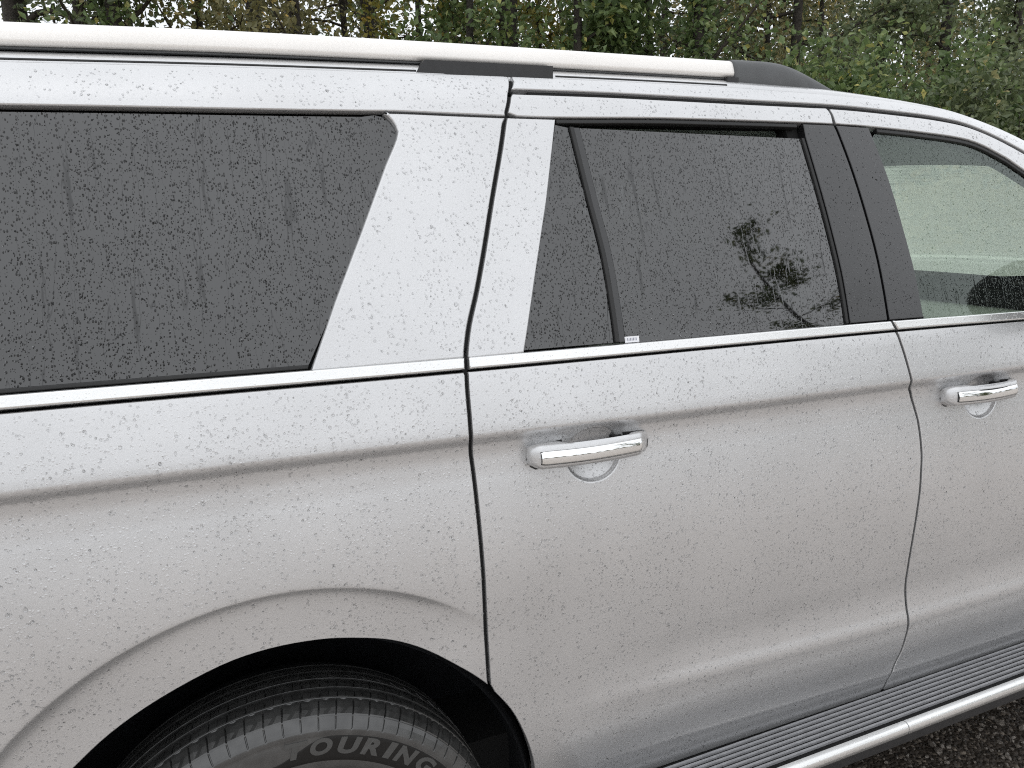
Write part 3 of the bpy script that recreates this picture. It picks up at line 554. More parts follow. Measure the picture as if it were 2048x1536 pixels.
def ends():
    # front face: bumper, grille bars, headlamps
    b = MB(); secs = []
    for z, x, hw in ((.42, 4.12, .80), (.55, 4.26, .90), (.72, 4.30, .93), (.80, 4.24, .92), (1.16, 4.16, .90), (1.26, 4.06, .86)):
        secs.append([(x-.16*abs(t)**3-(.26*max(0, abs(t)-.8)/.2)**1, hw*t, z) for t in np.linspace(-1, 1, 17)])
    b.loft(secs, closed=False, cap=False); b.build('front_bumper', 'silver_paint', car, smooth=True)
    gr = MB(); gr.box(4.15, 4.235, -.55, .55, .84, 1.20); gr.build('grille', 'black_plastic', car, bevel=.01)
    for k in range(4):
        gb = MB(); gb.box(4.225, 4.255, -.54, .54, .88+k*.085, .90+k*.085); gb.build('grille_bar', 'chrome', car, bevel=.004)
    for s in (-1, 1):
        h = MB(); h.loft([[(4.20-.10*k-(.02 if z == 0 else 0), s*(.57+.11*k), 1.02+.09*z) for z in (-1, -.5, .5, 1)] for k in range(4)], closed=False, cap=False); h.build('headlamp', 'lamp_clear', car, smooth=True)
    # rear: hatch, glass, bumper, lamps
    r = MB(); r.loft([[(x-.05*(1-t*t), .86*t*k, z) for t in np.linspace(-1, 1, 13)] for x, z, k in ((-1.16, .70, 1.0), (-1.20, .95, 1.01), (-1.20, 1.20, 1.01), (-1.16, 1.40, .99))], closed=False, cap=False); r.build('tailgate', 'silver_paint', car, smooth=True)
    r = MB(); r.loft([[(x-.05*(1-t*t), .86*t*k, z) for t in np.linspace(-1, 1, 13)] for x, z, k in ((-1.155, 1.405, .98), (-1.12, 1.62, .92), (-1.06, 1.83, .84))], closed=False, cap=False); r.build('tailgate_glass', 'privacy_glass', car, smooth=True)
    r = MB(); r.loft([[(x-.04*(1-t*t), .84*t, z) for t in np.linspace(-1, 1, 13)] for x, z in ((-1.055, 1.832), (-1.20, 1.90), (-1.16, 1.925), (-1.04, 1.90))], closed=False, cap=False); r.build('roof_spoiler', 'silver_paint', car, smooth=True)
    r = MB(); r.loft([[(x+.14*max(0, (abs(t)-.75)/.25)**2, .955*t, z) for t in np.linspace(-1, 1, 21)] for x, z in ((-1.20, .42), (-1.29, .50), (-1.31, .62), (-1.28, .70), (-1.15, .715))], closed=False, cap=False); r.build('rear_bumper', 'silver_paint', car, smooth=True)
    for s in (-1, 1):
        l = MB(); l.loft([[(x, s*y, z) for x, y in ((-1.10, .925), (-1.165, .915), (-1.205, .86))] for z in (.98, 1.1, 1.3, 1.40)], closed=False, cap=False); l.build('tail_lamp', 'lamp_red', car, smooth=True)
        l = MB(); l.loft([[(x, s*y, z) for x, y in ((-1.10, .925), (-1.19, .86))] for z in (.70, .98)], closed=False, cap=False); l.build('rear_corner', 'silver_paint', car, smooth=True)
    # floor pan and sills
    u = MB(); u.box(-1.1, 4.1, -.80, .80, .40, .50); u.build('floor_pan', 'cavity_black', car)
    for s in (-1, 1):
        u = MB(); u.box(.60, 2.75, s*.80-.13, s*.80+.13, .41, .52); u.build('sill', 'cavity_black', car)
    u = MB(); u.box(-1.05, .60, -.60, .60, .50, 1.0); u.build('rear_floor', 'cavity_black', car)
    u = MB(); u.box(2.72, 4.05, -.56, .56, .50, 1.22); u.build('engine_bay', 'cavity_black', car)
    u = MB(); u.box(2.58, 2.74, -.80, .80, .50, 1.345); u.build('bulkhead', 'cavity_black', car)
ends()
# ------------------------------------------------------------------ roof rails
def rails(s):
    yc = .700; xs = np.linspace(-1.0, 1.135, 40)
    zt = Pchip([(-1.0, 1.946), (-.6, 1.967), (-.295, 1.9745), (.088, 1.9825), (.574, 1.9855), (1.143, 1.9850)])
    def sec(x, zc, hy, hz, n=20, sq=3.2, tilt=.34):
        o = []
        for k in range(n):
            a = 2*math.pi*k/n; c, q = math.cos(a), math.sin(a)
            dz = hz*math.copysign(abs(q)**(2/sq), q); o.append((x, s*(yc-tilt*dz)+hy*math.copysign(abs(c)**(2/sq), c), zc+dz))
        return o
    b = MB(); b.loft([sec(x, float(zt(x))-.0192, .0195, .0192) for x in xs]); r = b.build('roof_rail', 'rail_silver', car, auto=50)
    b = MB(); b.loft([sec(x, float(zt(x))-.0395, .012, .0036, 12, 4) for x in np.linspace(-.98, 1.12, 20)]); b.build('rail_underside', 'grey_plastic', r, auto=40)
    # front foot, fairing down to the roof
    c = MB(); secs = []
    top = Pchip([(1.118, 1.9875), (1.135, 1.9880), (1.21, 1.9880), (1.255, 1.9855), (1.29, 1.9790), (1.35, 1.9605), (1.405, 1.9400), (1.45, 1.922), (1.475, 1.913)])
    for x in np.concatenate([[1.1185, 1.121, 1.126], np.linspace(1.135, 1.470, 28)]):
        z1 = float(top(x)); z0 = float(ZR(x))-.004; hz = max(.002, (z1-z0)/2); hy = (.0225 if x > 1.12 else .020)*min(1, .35+.65*(1.48-x)/.2)
        secs.append(sec(x, (z0+z1)/2, hy+.004, hz, 24, 2.8, .12))
    c.loft(secs); c.build('rail_foot', 'grey_plastic', r, auto=60)
    # middle foot
    c = MB(); c.loft([[(x, s*(yc+.043), z) for x, z in ((.366, 1.9185), (.653, 1.9215), (.653, 1.9450), (.385, 1.9440))], [(x, s*(yc-.016), z) for x, z in ((.371+.004, 1.930), (.653, 1.934), (.653, 1.9445), (.385, 1.9425))]]); c.build('rail_foot', 'black_plastic', r)
    c = MB(); c.loft([[(x, s*(yc+.030), z) for x, z in ((1.085, 1.925), (1.125, 1.925), (1.125, 1.945), (1.098, 1.945))], [(x, s*(yc-.012), z) for x, z in ((1.085, 1.925), (1.125, 1.925), (1.125, 1.945), (1.098, 1.945))]]); c.build('rail_clamp', 'black_plastic', r)
    c = MB(); c.loft([sec(x, float(zt(max(x, -1.0)))-.022-.018*(1 if x < -1.03 else 0), .021*(.6 if x < -1.1 else 1), .024*(.35 if x < -1.1 else 1), 16) for x in (-1.16, -1.10, -1.04, -.99)]); c.build('rail_foot', 'grey_plastic', r, auto=60)
rails(-1); rails(1)
# ------------------------------------------------------------------ running boards
def running_board(s):
    x0, x1 = .60, 2.74
    def ex(prof, name, mat, parent, a=x0, b=x1, auto=30):
        m = MB(); m.loft([[(x, s*y, z) for y, z in prof] for x in (a, b)]); return m.build(name, mat, parent, auto=auto)
    rb = ex([(.90, .4180), (1.089, .4375), (1.089, .400), (1.06, .385), (.92, .385)], 'running_board', 'board_black', car)
    for k in range(8):
        y = .962+.0152*k if k else .9585; w = .0036 if k else .0014; zz = .4180+(y-.90)*(.0195/.189)+.0028
        m = MB(); m.loft([[(x, s*yy, z2) for yy, z2 in ((y-w, zz-.005), (y-w*.8, zz+.0026), (y+w*.8, zz+.0030), (y+w, zz-.0045))] for x in (x0+.02, x1-.02)]); m.build('rib', 'rib_grey', rb)
    for a, b in ((x0, 1.3995), (1.4015, x1)):
        ex([(1.0895, .4400), (1.0920, .4466), (1.0985, .4474), (1.1045, .4452), (1.1085, .4405), (1.1100, .4340), (1.1095, .4240), (1.1080, .4205), (1.0895, .4205)], 'edge_trim', 'bright_trim', rb, a, b)
    ex([(1.0895, .4200), (1.1060, .4200), (1.1040, .394), (1.0895, .388)], 'edge_skirt', 'black_plastic', rb)
running_board(-1); running_board(1)
# ------------------------------------------------------------------ door handles
def handle(door, dx, dz, s, cx=.5895, cz=1.2205):
    x0, x1 = .468+dx, .716+dx; n = 44; secs = []
    for i in range(n+1):
        t = i/n; x = x0+(x1-x0)*t; S0 = float(PROF(1.19))  # local door face
        e = min(1, math.sin(math.pi*min(1, max(0, (t*(x1-x0)+.0005)/.022))/2)) if t < .5 else min(1, math.sin(math.pi*min(1, ((1-t)*(x1-x0)+.0005)/.022)/2))
        zc = cz+dz-.0055*(t-.5)+.0015
        out = S0+(.026+.014*math.sin(math.pi*min(1, t*.9+.1)))*(.45+.55*e)
        foot = max(1-sst(.20, .34, t), sst(.76, .86, t)); inn = S0+.013*(1-foot)-.006*foot
        ho = .0222*(.62+.38*e); hi = (.0150+(.0090 if t < .5 else .0055)*foot)*(.7+.3*e); xi = .006+.016*t
        zi = zc-.003-.0085*foot-.003*t
        sec = []
        tl = lambda q: -.10*q*ho
        pts = [(inn, zi+hi), (inn+(out-inn)*.45, zc+.5*(hi+ho)), (out-.0075, zc+ho), (out-.0030, zc+ho*.86), (out-.001, zc+ho*.55), (out+.0012, zc), (out+.001, zc-ho*.55), (out, zc-ho*.86), (out-.0045, zc-ho), (inn+(out-inn)*.45, zc-.5*(hi+ho)), (inn, zi-hi)]
        secs.append([(x+xi*(1-min(1, max(0, (y-inn)/max(1e-4, out-inn)))), s*y, z) for y, z in pts])
    m = MB(); m.loft(secs); h = m.build('door_handle', 'silver_paint', door, auto=55)
    # bright insert in a fine dark joint
    for name, mat, mg, pr in (('handle_joint', 'black_rubber', .0014, .0010), ('handle_trim', 'chrome', 0, .0022)):
        secs = []
        for i in range(n+1):
            t = i/n; t2 = .075+.912*t+(-mg if i == 0 else mg if i == n else 0)*4; x = x0+(x1-x0)*t2; S0 = float(PROF(1.19))
            e = min(1, math.sin(math.pi*min(1, ((1-t2)*(x1-x0)+.0005)/.022)/2)) if t2 > .5 else 1
            out = S0+(.026+.014*math.sin(math.pi*min(1, t2*.9+.1)))*(.45+.55*e); zc = cz+dz-.0055*(t2-.5)+.0015
            hh = (.0127+mg)*(.86 if i in (0, n) else .97 if i in (1, n-1) else 1)
            secs.append([(x, s*(out+pr+c), zc+hh*q) for q, c in ((-1, -.0010), (-.93, .0008), (-.7, .0018), (-.4, .0023), (-.1, .0022), (.2, .0016), (.5, .0005), (.75, -.0009), (.93, -.0024), (1, -.0042))])
        m = MB(); m.loft(secs, closed=False, cap=False); o = m.build(name, mat, door, smooth=True)
for P, s in ((NEAR, 1), (FAR, 1)):
    sg = -1 if P is NEAR else 1
    handle(P['rear_door'], 0, 0, sg); handle(P['front_door'], 1.0745, -.0105, sg)
for P, sg in ((NEAR, -1), (FAR, 1)):
    for nm, dx, dz in (('rear_door', 0, 0), ('front_door', 1.0745, -.0105)):
        for poly in ([(.4715,1.214),(.4765,1.2330),(.500,1.2405),(.545,1.2430),(.548,1.1950),(.4880,1.1935),(.4775,1.200)], [(.676,1.2400),(.720,1.2375),(.7310,1.2300),(.7340,1.216),(.7325,1.203),(.7195,1.1965),(.685,1.1960)]):
            panel('handle_gasket_gap', [(x+dx, z+dz) for x, z in poly], 'black_rubber', P[nm], off=.0012, r=.0006, flange=.002, side=sg, coarse=sg > 0)
# black block standing for the shaded gap behind the grip
for P, sg in ((NEAR, -1), (FAR, 1)):
    for nm, dx, dz in (('rear_door', 0, 0), ('front_door', 1.0745, -.0105)):
        m = MB(); m.box(.652+dx, .672+dx, sg*.985-.009, sg*.985+.009, 1.212+dz, 1.236+dz); m.build('handle_gasket_gap', 'cavity_black', P[nm])
# ------------------------------------------------------------------ wheels
def tyre_mesh():
    P = 78; prof = []     # (distance inboard from outer face, radius, zone)
    side_out = [(.030, .232), (.022, .245), (.012, .265), (.004, .290), (.0, .318), (.0005, .340), (.003, .3595), (.0045, .3640), (.0035, .3655), (.0052, .3680), (.0045, .3695), (.0075, .3735)]
    for d, r in side_out: prof.append((d, r, 0))
    prof += [(.0085, .3755, 1), (.0145, .3835, 1), (.0205, .3900, 1), (.0212, .3895, 0), (.0225, .3905, 0), (.0235, .3925, 2), (.034, .3990, 2), (.046, .4035, 2), (.052, .4047, 2)]
    def groove(d): return [(d, .4055, 0), (d+.0012, .3975, 0), (d+.0058, .3975, 0), (d+.007, .4062, 0)]
    prof += [(.0530, .4045, 0), (.0545, .4015, 0), (.056, .4050, 0)]
    y = .058
    for k, w in enumerate((.022, .024, .024, .022)):
        prof += [(y, .4062+.0004*min(k, 3-k), 3), (y+w*.5, .4068+.0004*min(k, 3-k), 3), (y+w, .4062+.0004*min(k, 3-k), 3)]
        y += w; prof += groove(y); y += .0075
    prof = [(d, r-1.0*max(0, d-.095)**2, z) for d, r, z in prof]
    prof += [(.184, .3960, 2), (.205, .388, 2), (.226, .3780, 1), (.246, .368, 0), (.266, .34, 0), (.270, .305, 0), (.262, .265, 0), (.244, .232, 0)]
    fr = [0, .03, .04, .08, .25, .485, .49, .51, .515, .75, .93, .97]
    cols = P*len(fr); V = []
    for (d, r, zn) in prof:
        for i in range(P):
            for f in fr:
                slant = {0: 0, 1: 0, 2: .10*math.sin((d-.02)*60), 3: .5*(d*8 % 1)}[zn]
                rr = r
                if zn == 1 and (f < .045): rr = r-.0035
                if zn == 2:
                    if f < .05: rr = r-.0055
                    elif .484 < f < .516 and d > .028: rr = r-.002
                if zn == 3:
                    if f < .045: rr = r-.004
                    elif .487 < f < .513: rr = r-.0015
                a = 2*math.pi*(i+f+slant)/P
                V.append((rr*math.sin(a), d, rr*math.cos(a)))
    F = []
    for j in range(len(prof)-1):
        for k in range(cols): F.append((j*cols+k, (j+1)*cols+k, (j+1)*cols+(k+1) % cols, j*cols+(k+1) % cols))
    return V, F, prof, cols
TV, TF, TP, TC = tyre_mesh()
def wheel(parent_name, wx, s, proto=None):
    root = bpy.data.objects.new('wheel', None); link(root, car); root.location = (wx, s*.9855, .398)
    if s > 0: root.rotation_euler = (0, 0, math.pi)
    if proto:
        for ch in proto.children:
            c = ch.copy(); link(c, root)
        return root
    t = mk('tyre', TV, TF, 'tyre_rubber', root)
    sm = [(j < 11 or j > len(TP)-8) for j in range(len(TP)-1) for k in range(TC)]; t.data.polygons.foreach_set('use_smooth', sm)
    # rim: barrel, dish, ten spokes, hub
    m = MB(); n = 48; rp = [(.244, .236), (.24, .222), (.06, .205), (.034, .226), (.020, .236), (.026, .240)]
    m.loft([[(r*math.sin(2*math.pi*k/n), d, r*math.cos(2*math.pi*k/n)) for k in range(n)] for d, r in rp], cap=False); m.build('rim', 'alloy', root, auto=35)
    for k in range(6):
        a = 2*math.pi*k/6; m = MB(); secs = []
        for r, w, d in ((.05, .045, .045), (.10, .038, .030), (.17, .036, .024), (.225, .048, .036)):
            secs.append([(r*math.sin(a)+w*q*math.cos(a), d+e, r*math.cos(a)-w*q*math.sin(a)) for q, e in ((-1, .03), (-.7, 0), (.7, 0), (1, .03))])
        m.loft(secs); m.build('spoke', 'alloy', root, auto=40)
    m = MB(); m.loft([[(r*math.sin(2*math.pi*k/24), d, r*math.cos(2*math.pi*k/24)) for k in range(24)] for r, d in ((.062, .09), (.062, .040), (.040, .026), (.036, .022))]); m.build('hub_cap', 'grey_plastic', root, auto=40)
    m = MB(); m.loft([[(r*math.sin(2*math.pi*k/32), d, r*math.cos(2*math.pi*k/32)) for k in range(32)] for r, d in ((.17, .10), (.17, .13))]); m.build('brake_disc', 'black_plastic', root)
    return root
w0 = wheel('rear', 0.0, -1)
# raised sidewall lettering
def lettering_band():
    V = []; F = []; aa = np.radians(np.arange(-4, 64, 1.0)); rr = [.312, .3175, .325, .335, .345, .355, .3615, .3625]
    for a in aa:
        for k, R in enumerate(rr):
            R2 = .312+(R-.312)*float(.25+.75*sst(rad(-4), rad(13), a))
            V.append((R2*math.sin(a), float(np.interp(R2, [.290, .318, .340, .3595, .364], [.004, .0, .0005, .003, .0045]))-(.0005 if 0 < k < 7 else -.0006), R2*math.cos(a)))
    n = len(rr)
    for i in range(len(aa)-1):
        for k in range(n-1): F.append((i*n+k, (i+1)*n+k, (i+1)*n+k+1, i*n+k+1))
    mk('lettering_band', V, F, 'band_rubber', w0, smooth=True)
lettering_band()
def lettering():
    r0 = .3285; hgt = .0315; V = []; F = []
    for ch, ang, wd in (('T', 2.7, .038), ('O', 10.4, .039), ('U', 18.7, .038), ('R', 26.6, .037), ('I', 32.5, .014), ('N', 38.4, .038), ('G', 46.4, .038)):
        cu = bpy.data.curves.new('t', 'FONT'); cu.body = ch; cu.size = 1; cu.extrude = .0; cu.offset = .048; cu.resolution_u = 6
        ob = bpy.data.objects.new('t', cu); COL.objects.link(ob); dg = bpy.context.evaluated_depsgraph_get(); me = bpy.data.meshes.new_from_object(ob.evaluated_get(dg))
        co = np.array([v.co[:] for v in me.vertices]); mn, mxx = co.min(0), co.max(0)
        u = (co[:, 0]-(mn[0]+mxx[0])/2)/max(1e-6, mxx[0]-mn[0])*wd; q = (co[:, 1]-mn[1])/(mxx[1]-mn[1])*hgt
        u = u+(q-hgt/2)*.22
        def P(u_, q_, lift):
            R = r0+q_; a = rad(ang)+u_/(r0+hgt/2); d = np.interp(R, [.318, .340, .3595, .364], [.0, .0005, .003, .0045]); return np.stack([R*np.sin(a), d-lift, R*np.cos(a)], 1)
        # bold raised rim and flat face
        base = len(V); topv = P(u, q, .0014); lowv = P(u, q, -.0010); V += list(topv)+list(lowv); nn = len(co)
        bm = bmesh.new(); bm.from_mesh(me); bm.verts.ensure_lookup_table()
        for f in bm.faces: F.append(tuple(base+v.index for v in f.verts))
        for e in bm.edges:
            if len(e.link_faces) == 1:
                a, b = e.verts[0].index, e.verts[1].index; F.append((base+a, base+b, base+nn+b, base+nn+a))
        bm.free(); bpy.data.objects.remove(ob); bpy.data.curves.remove(cu)
    return mk('sidewall_lettering', V, F, 'tyre_letters', w0)
lettering()
wheel('front', 3.343, -1, w0); wheel('rear', 0.0, 1, w0); wheel('front', 3.343, 1, w0)
# ------------------------------------------------------------------ door mirrors
def mirror(P, s):
    d = P['front_door']; x = 2.13; y = .975; z = 1.455
    m = MB(); secs = []
    for t in np.linspace(0, 1, 12):       # housing lofted from its flat rear face to the rounded front
        k = math.sqrt(max(0, 1-(t*.98)**2)); xx = x+.115*t
        secs.append([(xx, s*(y+.165+.125*k*math.copysign(abs(math.cos(a))**.7, math.cos(a))), z+.055+.105*k*math.copysign(abs(math.sin(a))**.7, math.sin(a))) for a in np.linspace(0, 2*math.pi, 25)[:-1]])
    m.loft(secs); m.build('mirror_housing', 'gloss_black', d, smooth=True)
    m = MB(); m.loft([[(x-.002-.004*q, s*(y+.165+.112*(1-q*.1)*math.copysign(abs(math.cos(a))**.7, math.cos(a))), z+.055+.092*(1-q*.1)*math.copysign(abs(math.sin(a))**.7, math.sin(a))) for a in np.linspace(0, 2*math.pi, 25)[:-1]] for q in (0, 1)]); m.build('mirror_glass', 'mirror_dark', d)
    m = MB(); m.loft([[(x+.06+.05*e, s*(y-.04), z-.085+.04*f) for e, f in ((0, 0), (1, 0), (1, 1), (0, 1))], [(x+.03+.04*e, s*(y+.08), z+.0+.045*f) for e, f in ((0, 0), (1, 0), (1, 1), (0, 1))]]); m.build('mirror_arm', 'black_plastic', d)
mirror(NEAR, -1); mirror(FAR, 1)
# ------------------------------------------------------------------ cabin
def seat(name, x, y, mat):
    r = bpy.data.objects.new(name, None); link(r, car); r.location = (x, y, .52)
    def lump(nm, secs):
        m = MB(); m.loft(secs); return m.build(nm, mat, r, smooth=True)
    def rr(hw, hh, cx, cz, y_, tilt=0): return None
    def ring(c, hu, hv, u, v, n=16, p=3.0):
        return [tuple(c[i]+hu*math.copysign(abs(math.cos(a))**(2/p), math.cos(a))*u[i]+hv*math.copysign(abs(math.sin(a))**(2/p), math.sin(a))*v[i] for i in range(3)) for a in np.linspace(0, 2*math.pi, n+1)[:-1]]
    lump('cushion', [ring((-.24+.5*t, 0, .12+.03*t), .25*k, .09*k, (0, 1, 0), (0, 0, 1)) for t, k in ((0, .6), (.06, .95), (.5, 1), (.92, .95), (1, .6))])
    lump('backrest', [ring((-.22-.17*t, 0, .16+.60*t), .25*k, .075*k, (0, 1, 0), (.95, 0, .3)) for t, k in ((0, .7), (.08, 1), (.5, 1.02), (.9, .9), (1, .55))])
    lump('headrest', [ring((-.40-.03*t, 0, .80+.19*t), .13*k, .055*k, (0, 1, 0), (1, 0, .1)) for t, k in ((0, .6), (.15, 1), (.8, 1), (1, .6))])
for y in (-.42, .42): seat('front_seat', 1.62, y, 'interior_grey')
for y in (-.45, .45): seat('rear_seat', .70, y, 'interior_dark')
m = MB(); m.loft([[(x, y, z) for x, z in ((2.30, .95), (2.22, 1.10), (2.28, 1.22), (2.42, 1.27), (2.62, 1.29), (2.62, .95))] for y in (-.82, -.3, .3, .82)]); m.build('dashboard', 'interior_grey', car, auto=50)
hl = MB(); hl.loft([[(x, y, float(ZR(x))-.035+.045*(1-(y/.7)**2)) for y in np.linspace(-.70, .70, 11)] for x in np.linspace(-1.05, 1.74, 16)], closed=False, cap=False); hl.build('headliner', 'interior_light', car, smooth=True)
sw = MB(); c0 = Vector((2.12, .42, 1.17)); ax = Vector((-.88, 0, .47)); u_ = Vector((0, 1, 0)); v_ = ax.cross(u_)
ringp = [c0+(u_*math.cos(a)+v_*math.sin(a))*.185 for a in np.linspace(0, 2*math.pi, 41)]; sw.tube(ringp, [.016]*41, 10, False)
for a in (0, math.pi, -math.pi/2): sw.tube([c0, c0+(u_*math.cos(a)+v_*math.sin(a))*.18], [.03, .015], 8)
sw.build('steering_wheel', 'interior_dark', car, smooth=True)
for s in (-1, 1):
    m = MB(); m.loft([[(x, s*y, z) for y, z in ((.86, .50), (.87, 1.0), (.86, 1.18), (.905, 1.345), (.93, 1.345), (.93, .50))] for x in (1.53, 2.0, 2.55)]); m.build('door_trim', 'interior_light', (NEAR if s < 0 else FAR)['front_door'], auto=40)
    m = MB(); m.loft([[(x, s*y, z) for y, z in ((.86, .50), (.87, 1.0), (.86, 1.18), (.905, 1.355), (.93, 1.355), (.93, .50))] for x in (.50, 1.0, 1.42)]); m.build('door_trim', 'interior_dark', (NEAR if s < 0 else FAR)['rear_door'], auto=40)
# barcode sticker at the foot of the rear door glass
def sticker():
    cs = [(.6990, 1.4103), (.7310, 1.4098), (.7322, 1.4215), (.6990, 1.4220)]
    o = panel('sticker', cs, 'sticker_white', NEAR['rear_door'], off=-.0072, r=.0004, flange=.0006)
    V = []; F = []
    for k, (a, w) in enumerate(((.02, .010), (.14, .06), (.27, .02), (.36, .05), (.48, .03), (.57, .06), (.70, .02), (.78, .05))):
        x0 = .7005+a*.03; x1 = x0+w*.03
        for x, z in ((x0, 1.4135), (x1, 1.4135), (x1, 1.4188), (x0, 1.4188)):
            nn = Wn(np.array([x]), np.array([z]))[0]; V.append(np.array([x, -float(W(x, z)), z])+nn*(-.0068))
        F.append((4*k, 4*k+1, 4*k+2, 4*k+3))
    mk('sticker_print', V, F, 'sticker_print', NEAR['rear_door'])
sticker()
# ------------------------------------------------------------------ rain beads standing on the near side
def beads(parent, polys, density, rmin, rmax, off=0., mat='water_drop', seed=1, flat=.42, clip=(-.42, 2.15)):
    rng = np.random.default_rng(seed); V = []; F = []; seg = 7; cnt = 0
    ang = np.arange(seg)*2*math.pi/seg; tri = []
    for k in range(seg):
        j = (k+1) % seg; tri += [(k, seg+j, j), (k, seg+k, seg+j), (seg+k, 2*seg, seg+j)]
    tri = np.array(tri)
    for poly in polys:
        P = np.array(resample(poly, .03)); x0, z0 = P.min(0); x1, z1 = P.max(0); x0 = max(x0, clip[0]); x1 = min(x1, clip[1])
        n = int((x1-x0)*(z1-z0)*density); G = np.stack([rng.uniform(x0, x1, n), rng.uniform(z0, z1, n)], 1)
        # patchy wetting
        pn = np.sin(G[:, 0]*23+np.sin(G[:, 1]*17)*2)*np.sin(G[:, 1]*19+np.sin(G[:, 0]*13)*2); G = G[(pn+rng.uniform(-1, 1, n)) > -.75]
        lane = np.sin(G[:, 0]*71+3*np.sin(G[:, 1]*3.1+G[:, 0]*9))*np.sin(G[:, 0]*31+1.3+np.sin(G[:, 1]*5)); G = G[(lane < .62) | (rng.uniform(0, 1, len(G)) < .25)]
        G = G[pip(G, P)]; G = G[edge_dist(G, P) > .004]
        if not len(G): continue
        nn = Wn(G[:, 0], G[:, 1]); B = np.stack([G[:, 0], -W(G[:, 0], G[:, 1]), G[:, 1]], 1)+nn*(off-.00005)
        r = rmin+(rmax-rmin)*rng.beta(1.1, 4.0, len(G))
        for i in range(len(G)):
            nv = nn[i]; tx = np.cross(nv, (0, 0, 1)); tx /= np.linalg.norm(tx); tz = np.cross(tx, nv)
            if tz[2] < 0: tz = -tz
            el = 1+.35*rng.uniform(-.6, 1); wob = 1+.16*rng.uniform(-1, 1, seg); h = r[i]*flat*rng.uniform(.8, 1.15)
            c1 = (np.cos(ang)*wob)[:, None]*tx*r[i]+(np.sin(ang)*wob*el)[:, None]*tz*r[i]
            sag = -tz*r[i]*.12*el
            V.append(np.concatenate([B[i]+c1, B[i]+c1*.72+nv*h*.66+sag, (B[i]+nv*h+sag*1.2)[None]])); F.append(tri+cnt*(2*seg+1)); cnt += 1
    o = mk('raindrops', np.concatenate(V), np.concatenate(F), mat, parent, smooth=True, kind='stuff')
    return o
QP = [(-.45, .60), (-.50, .42)]+LIP+[p for p in GC if p[1] < 1.384]+list(reversed(bline(-.45, .365, -.006)))
DP = [(x, .43) for x in np.linspace(.487, 1.470, 10)]+GB+list(reversed(bline(.3665, 1.4025, -.006)))+list(reversed([p for p in GC if p[1] < 1.384]))+LIPD[1:-1]
FP = [(1.48, .43), (2.15, .43), (2.15, 1.36)]+list(reversed(bline(1.4045, 2.15, -.006)))+list(reversed(GB))
HOLE = [(.45, 1.15), (.74, 1.15), (.74, 1.262), (.45, 1.262)]
beads(NEAR['quarter_panel'], [QP, [(-.45,1.842),(.3,1.846),(.52,1.842),(.54,1.88),(.55,1.915),(.3,1.914),(-.45,1.899)], [(.115,1.425),(.30,1.79),(.305,1.835),(.515,1.833),(.475,1.71),(.366,1.42)]], 15000, .0009, .0038, seed=3)
beads(NEAR['rear_door'], [DP, [(.375,1.418),(.525,1.832),(.62,1.832),(.575,1.68),(.485,1.418)], [(.535,1.842),(1.34,1.845),(1.338,1.876),(.9,1.882),(.55,1.882)]], 15000, .0009, .0036, seed=4)
beads(NEAR['front_door'], [FP, [(1.352,1.843),(1.6,1.831),(1.78,1.815),(1.9,1.772),(2.1,1.665),(2.1,1.72),(1.95,1.79),(1.82,1.836),(1.6,1.866),(1.35,1.878)]], 15000, .0009, .0035, seed=5)
beads(car, [[(.56,1.897),(1.3,1.892),(1.7,1.87),(1.83,1.85),(1.98,1.79),(2.1,1.735),(2.1,1.775),(1.9,1.85),(1.6,1.898),(1.2,1.914),(.57,1.918)]], 15000, .0009, .0035, seed=6)
beads(NEAR['quarter_panel'], [[(-.45,1.436),(.09,1.428),(.285,1.77),(.29,1.82),(.25,1.832),(-.45,1.822)]], 24000, .0006, .0020, off=-.0100, flat=.3, seed=7, mat='drop_on_dark_glass')
beads(NEAR['rear_door'], [[(.495,1.418),(.672,1.416),(.675,1.56),(.655,1.82),(.63,1.82),(.58,1.68)], [(.702,1.418),(1.255,1.408),(1.255,1.52),(1.230,1.818),(.685,1.818),(.69,1.68),(.705,1.52)]], 24000, .0006, .0019, off=-.0080, flat=.3, seed=8, mat='drop_on_dark_glass')
beads(NEAR['rear_door'], [[(1.275,1.408),(1.378,1.408),(1.38,1.54),(1.37,1.65),(1.338,1.832),(1.252,1.834),(1.262,1.72),(1.274,1.55)]], 9000, .0008, .0024, mat='drop_on_dark_glass', flat=.3, seed=18)
beads(NEAR['front_door'], [[(1.392,1.406),(1.49,1.404),(1.49,1.50),(1.47,1.70),(1.443,1.83),(1.352,1.832),(1.372,1.74),(1.392,1.54)]], 9000, .0008, .0024, mat='drop_on_dark_glass', flat=.3, seed=19)
beads(NEAR['front_door'], [[(1.5,1.402),(2.15,1.386),(2.15,1.61),(1.95,1.73),(1.88,1.762),(1.77,1.80),(1.6,1.817),(1.455,1.825),(1.48,1.70)]], 8000, .0008, .0028, off=-.0100, seed=9, mat='drop_on_clear_glass')
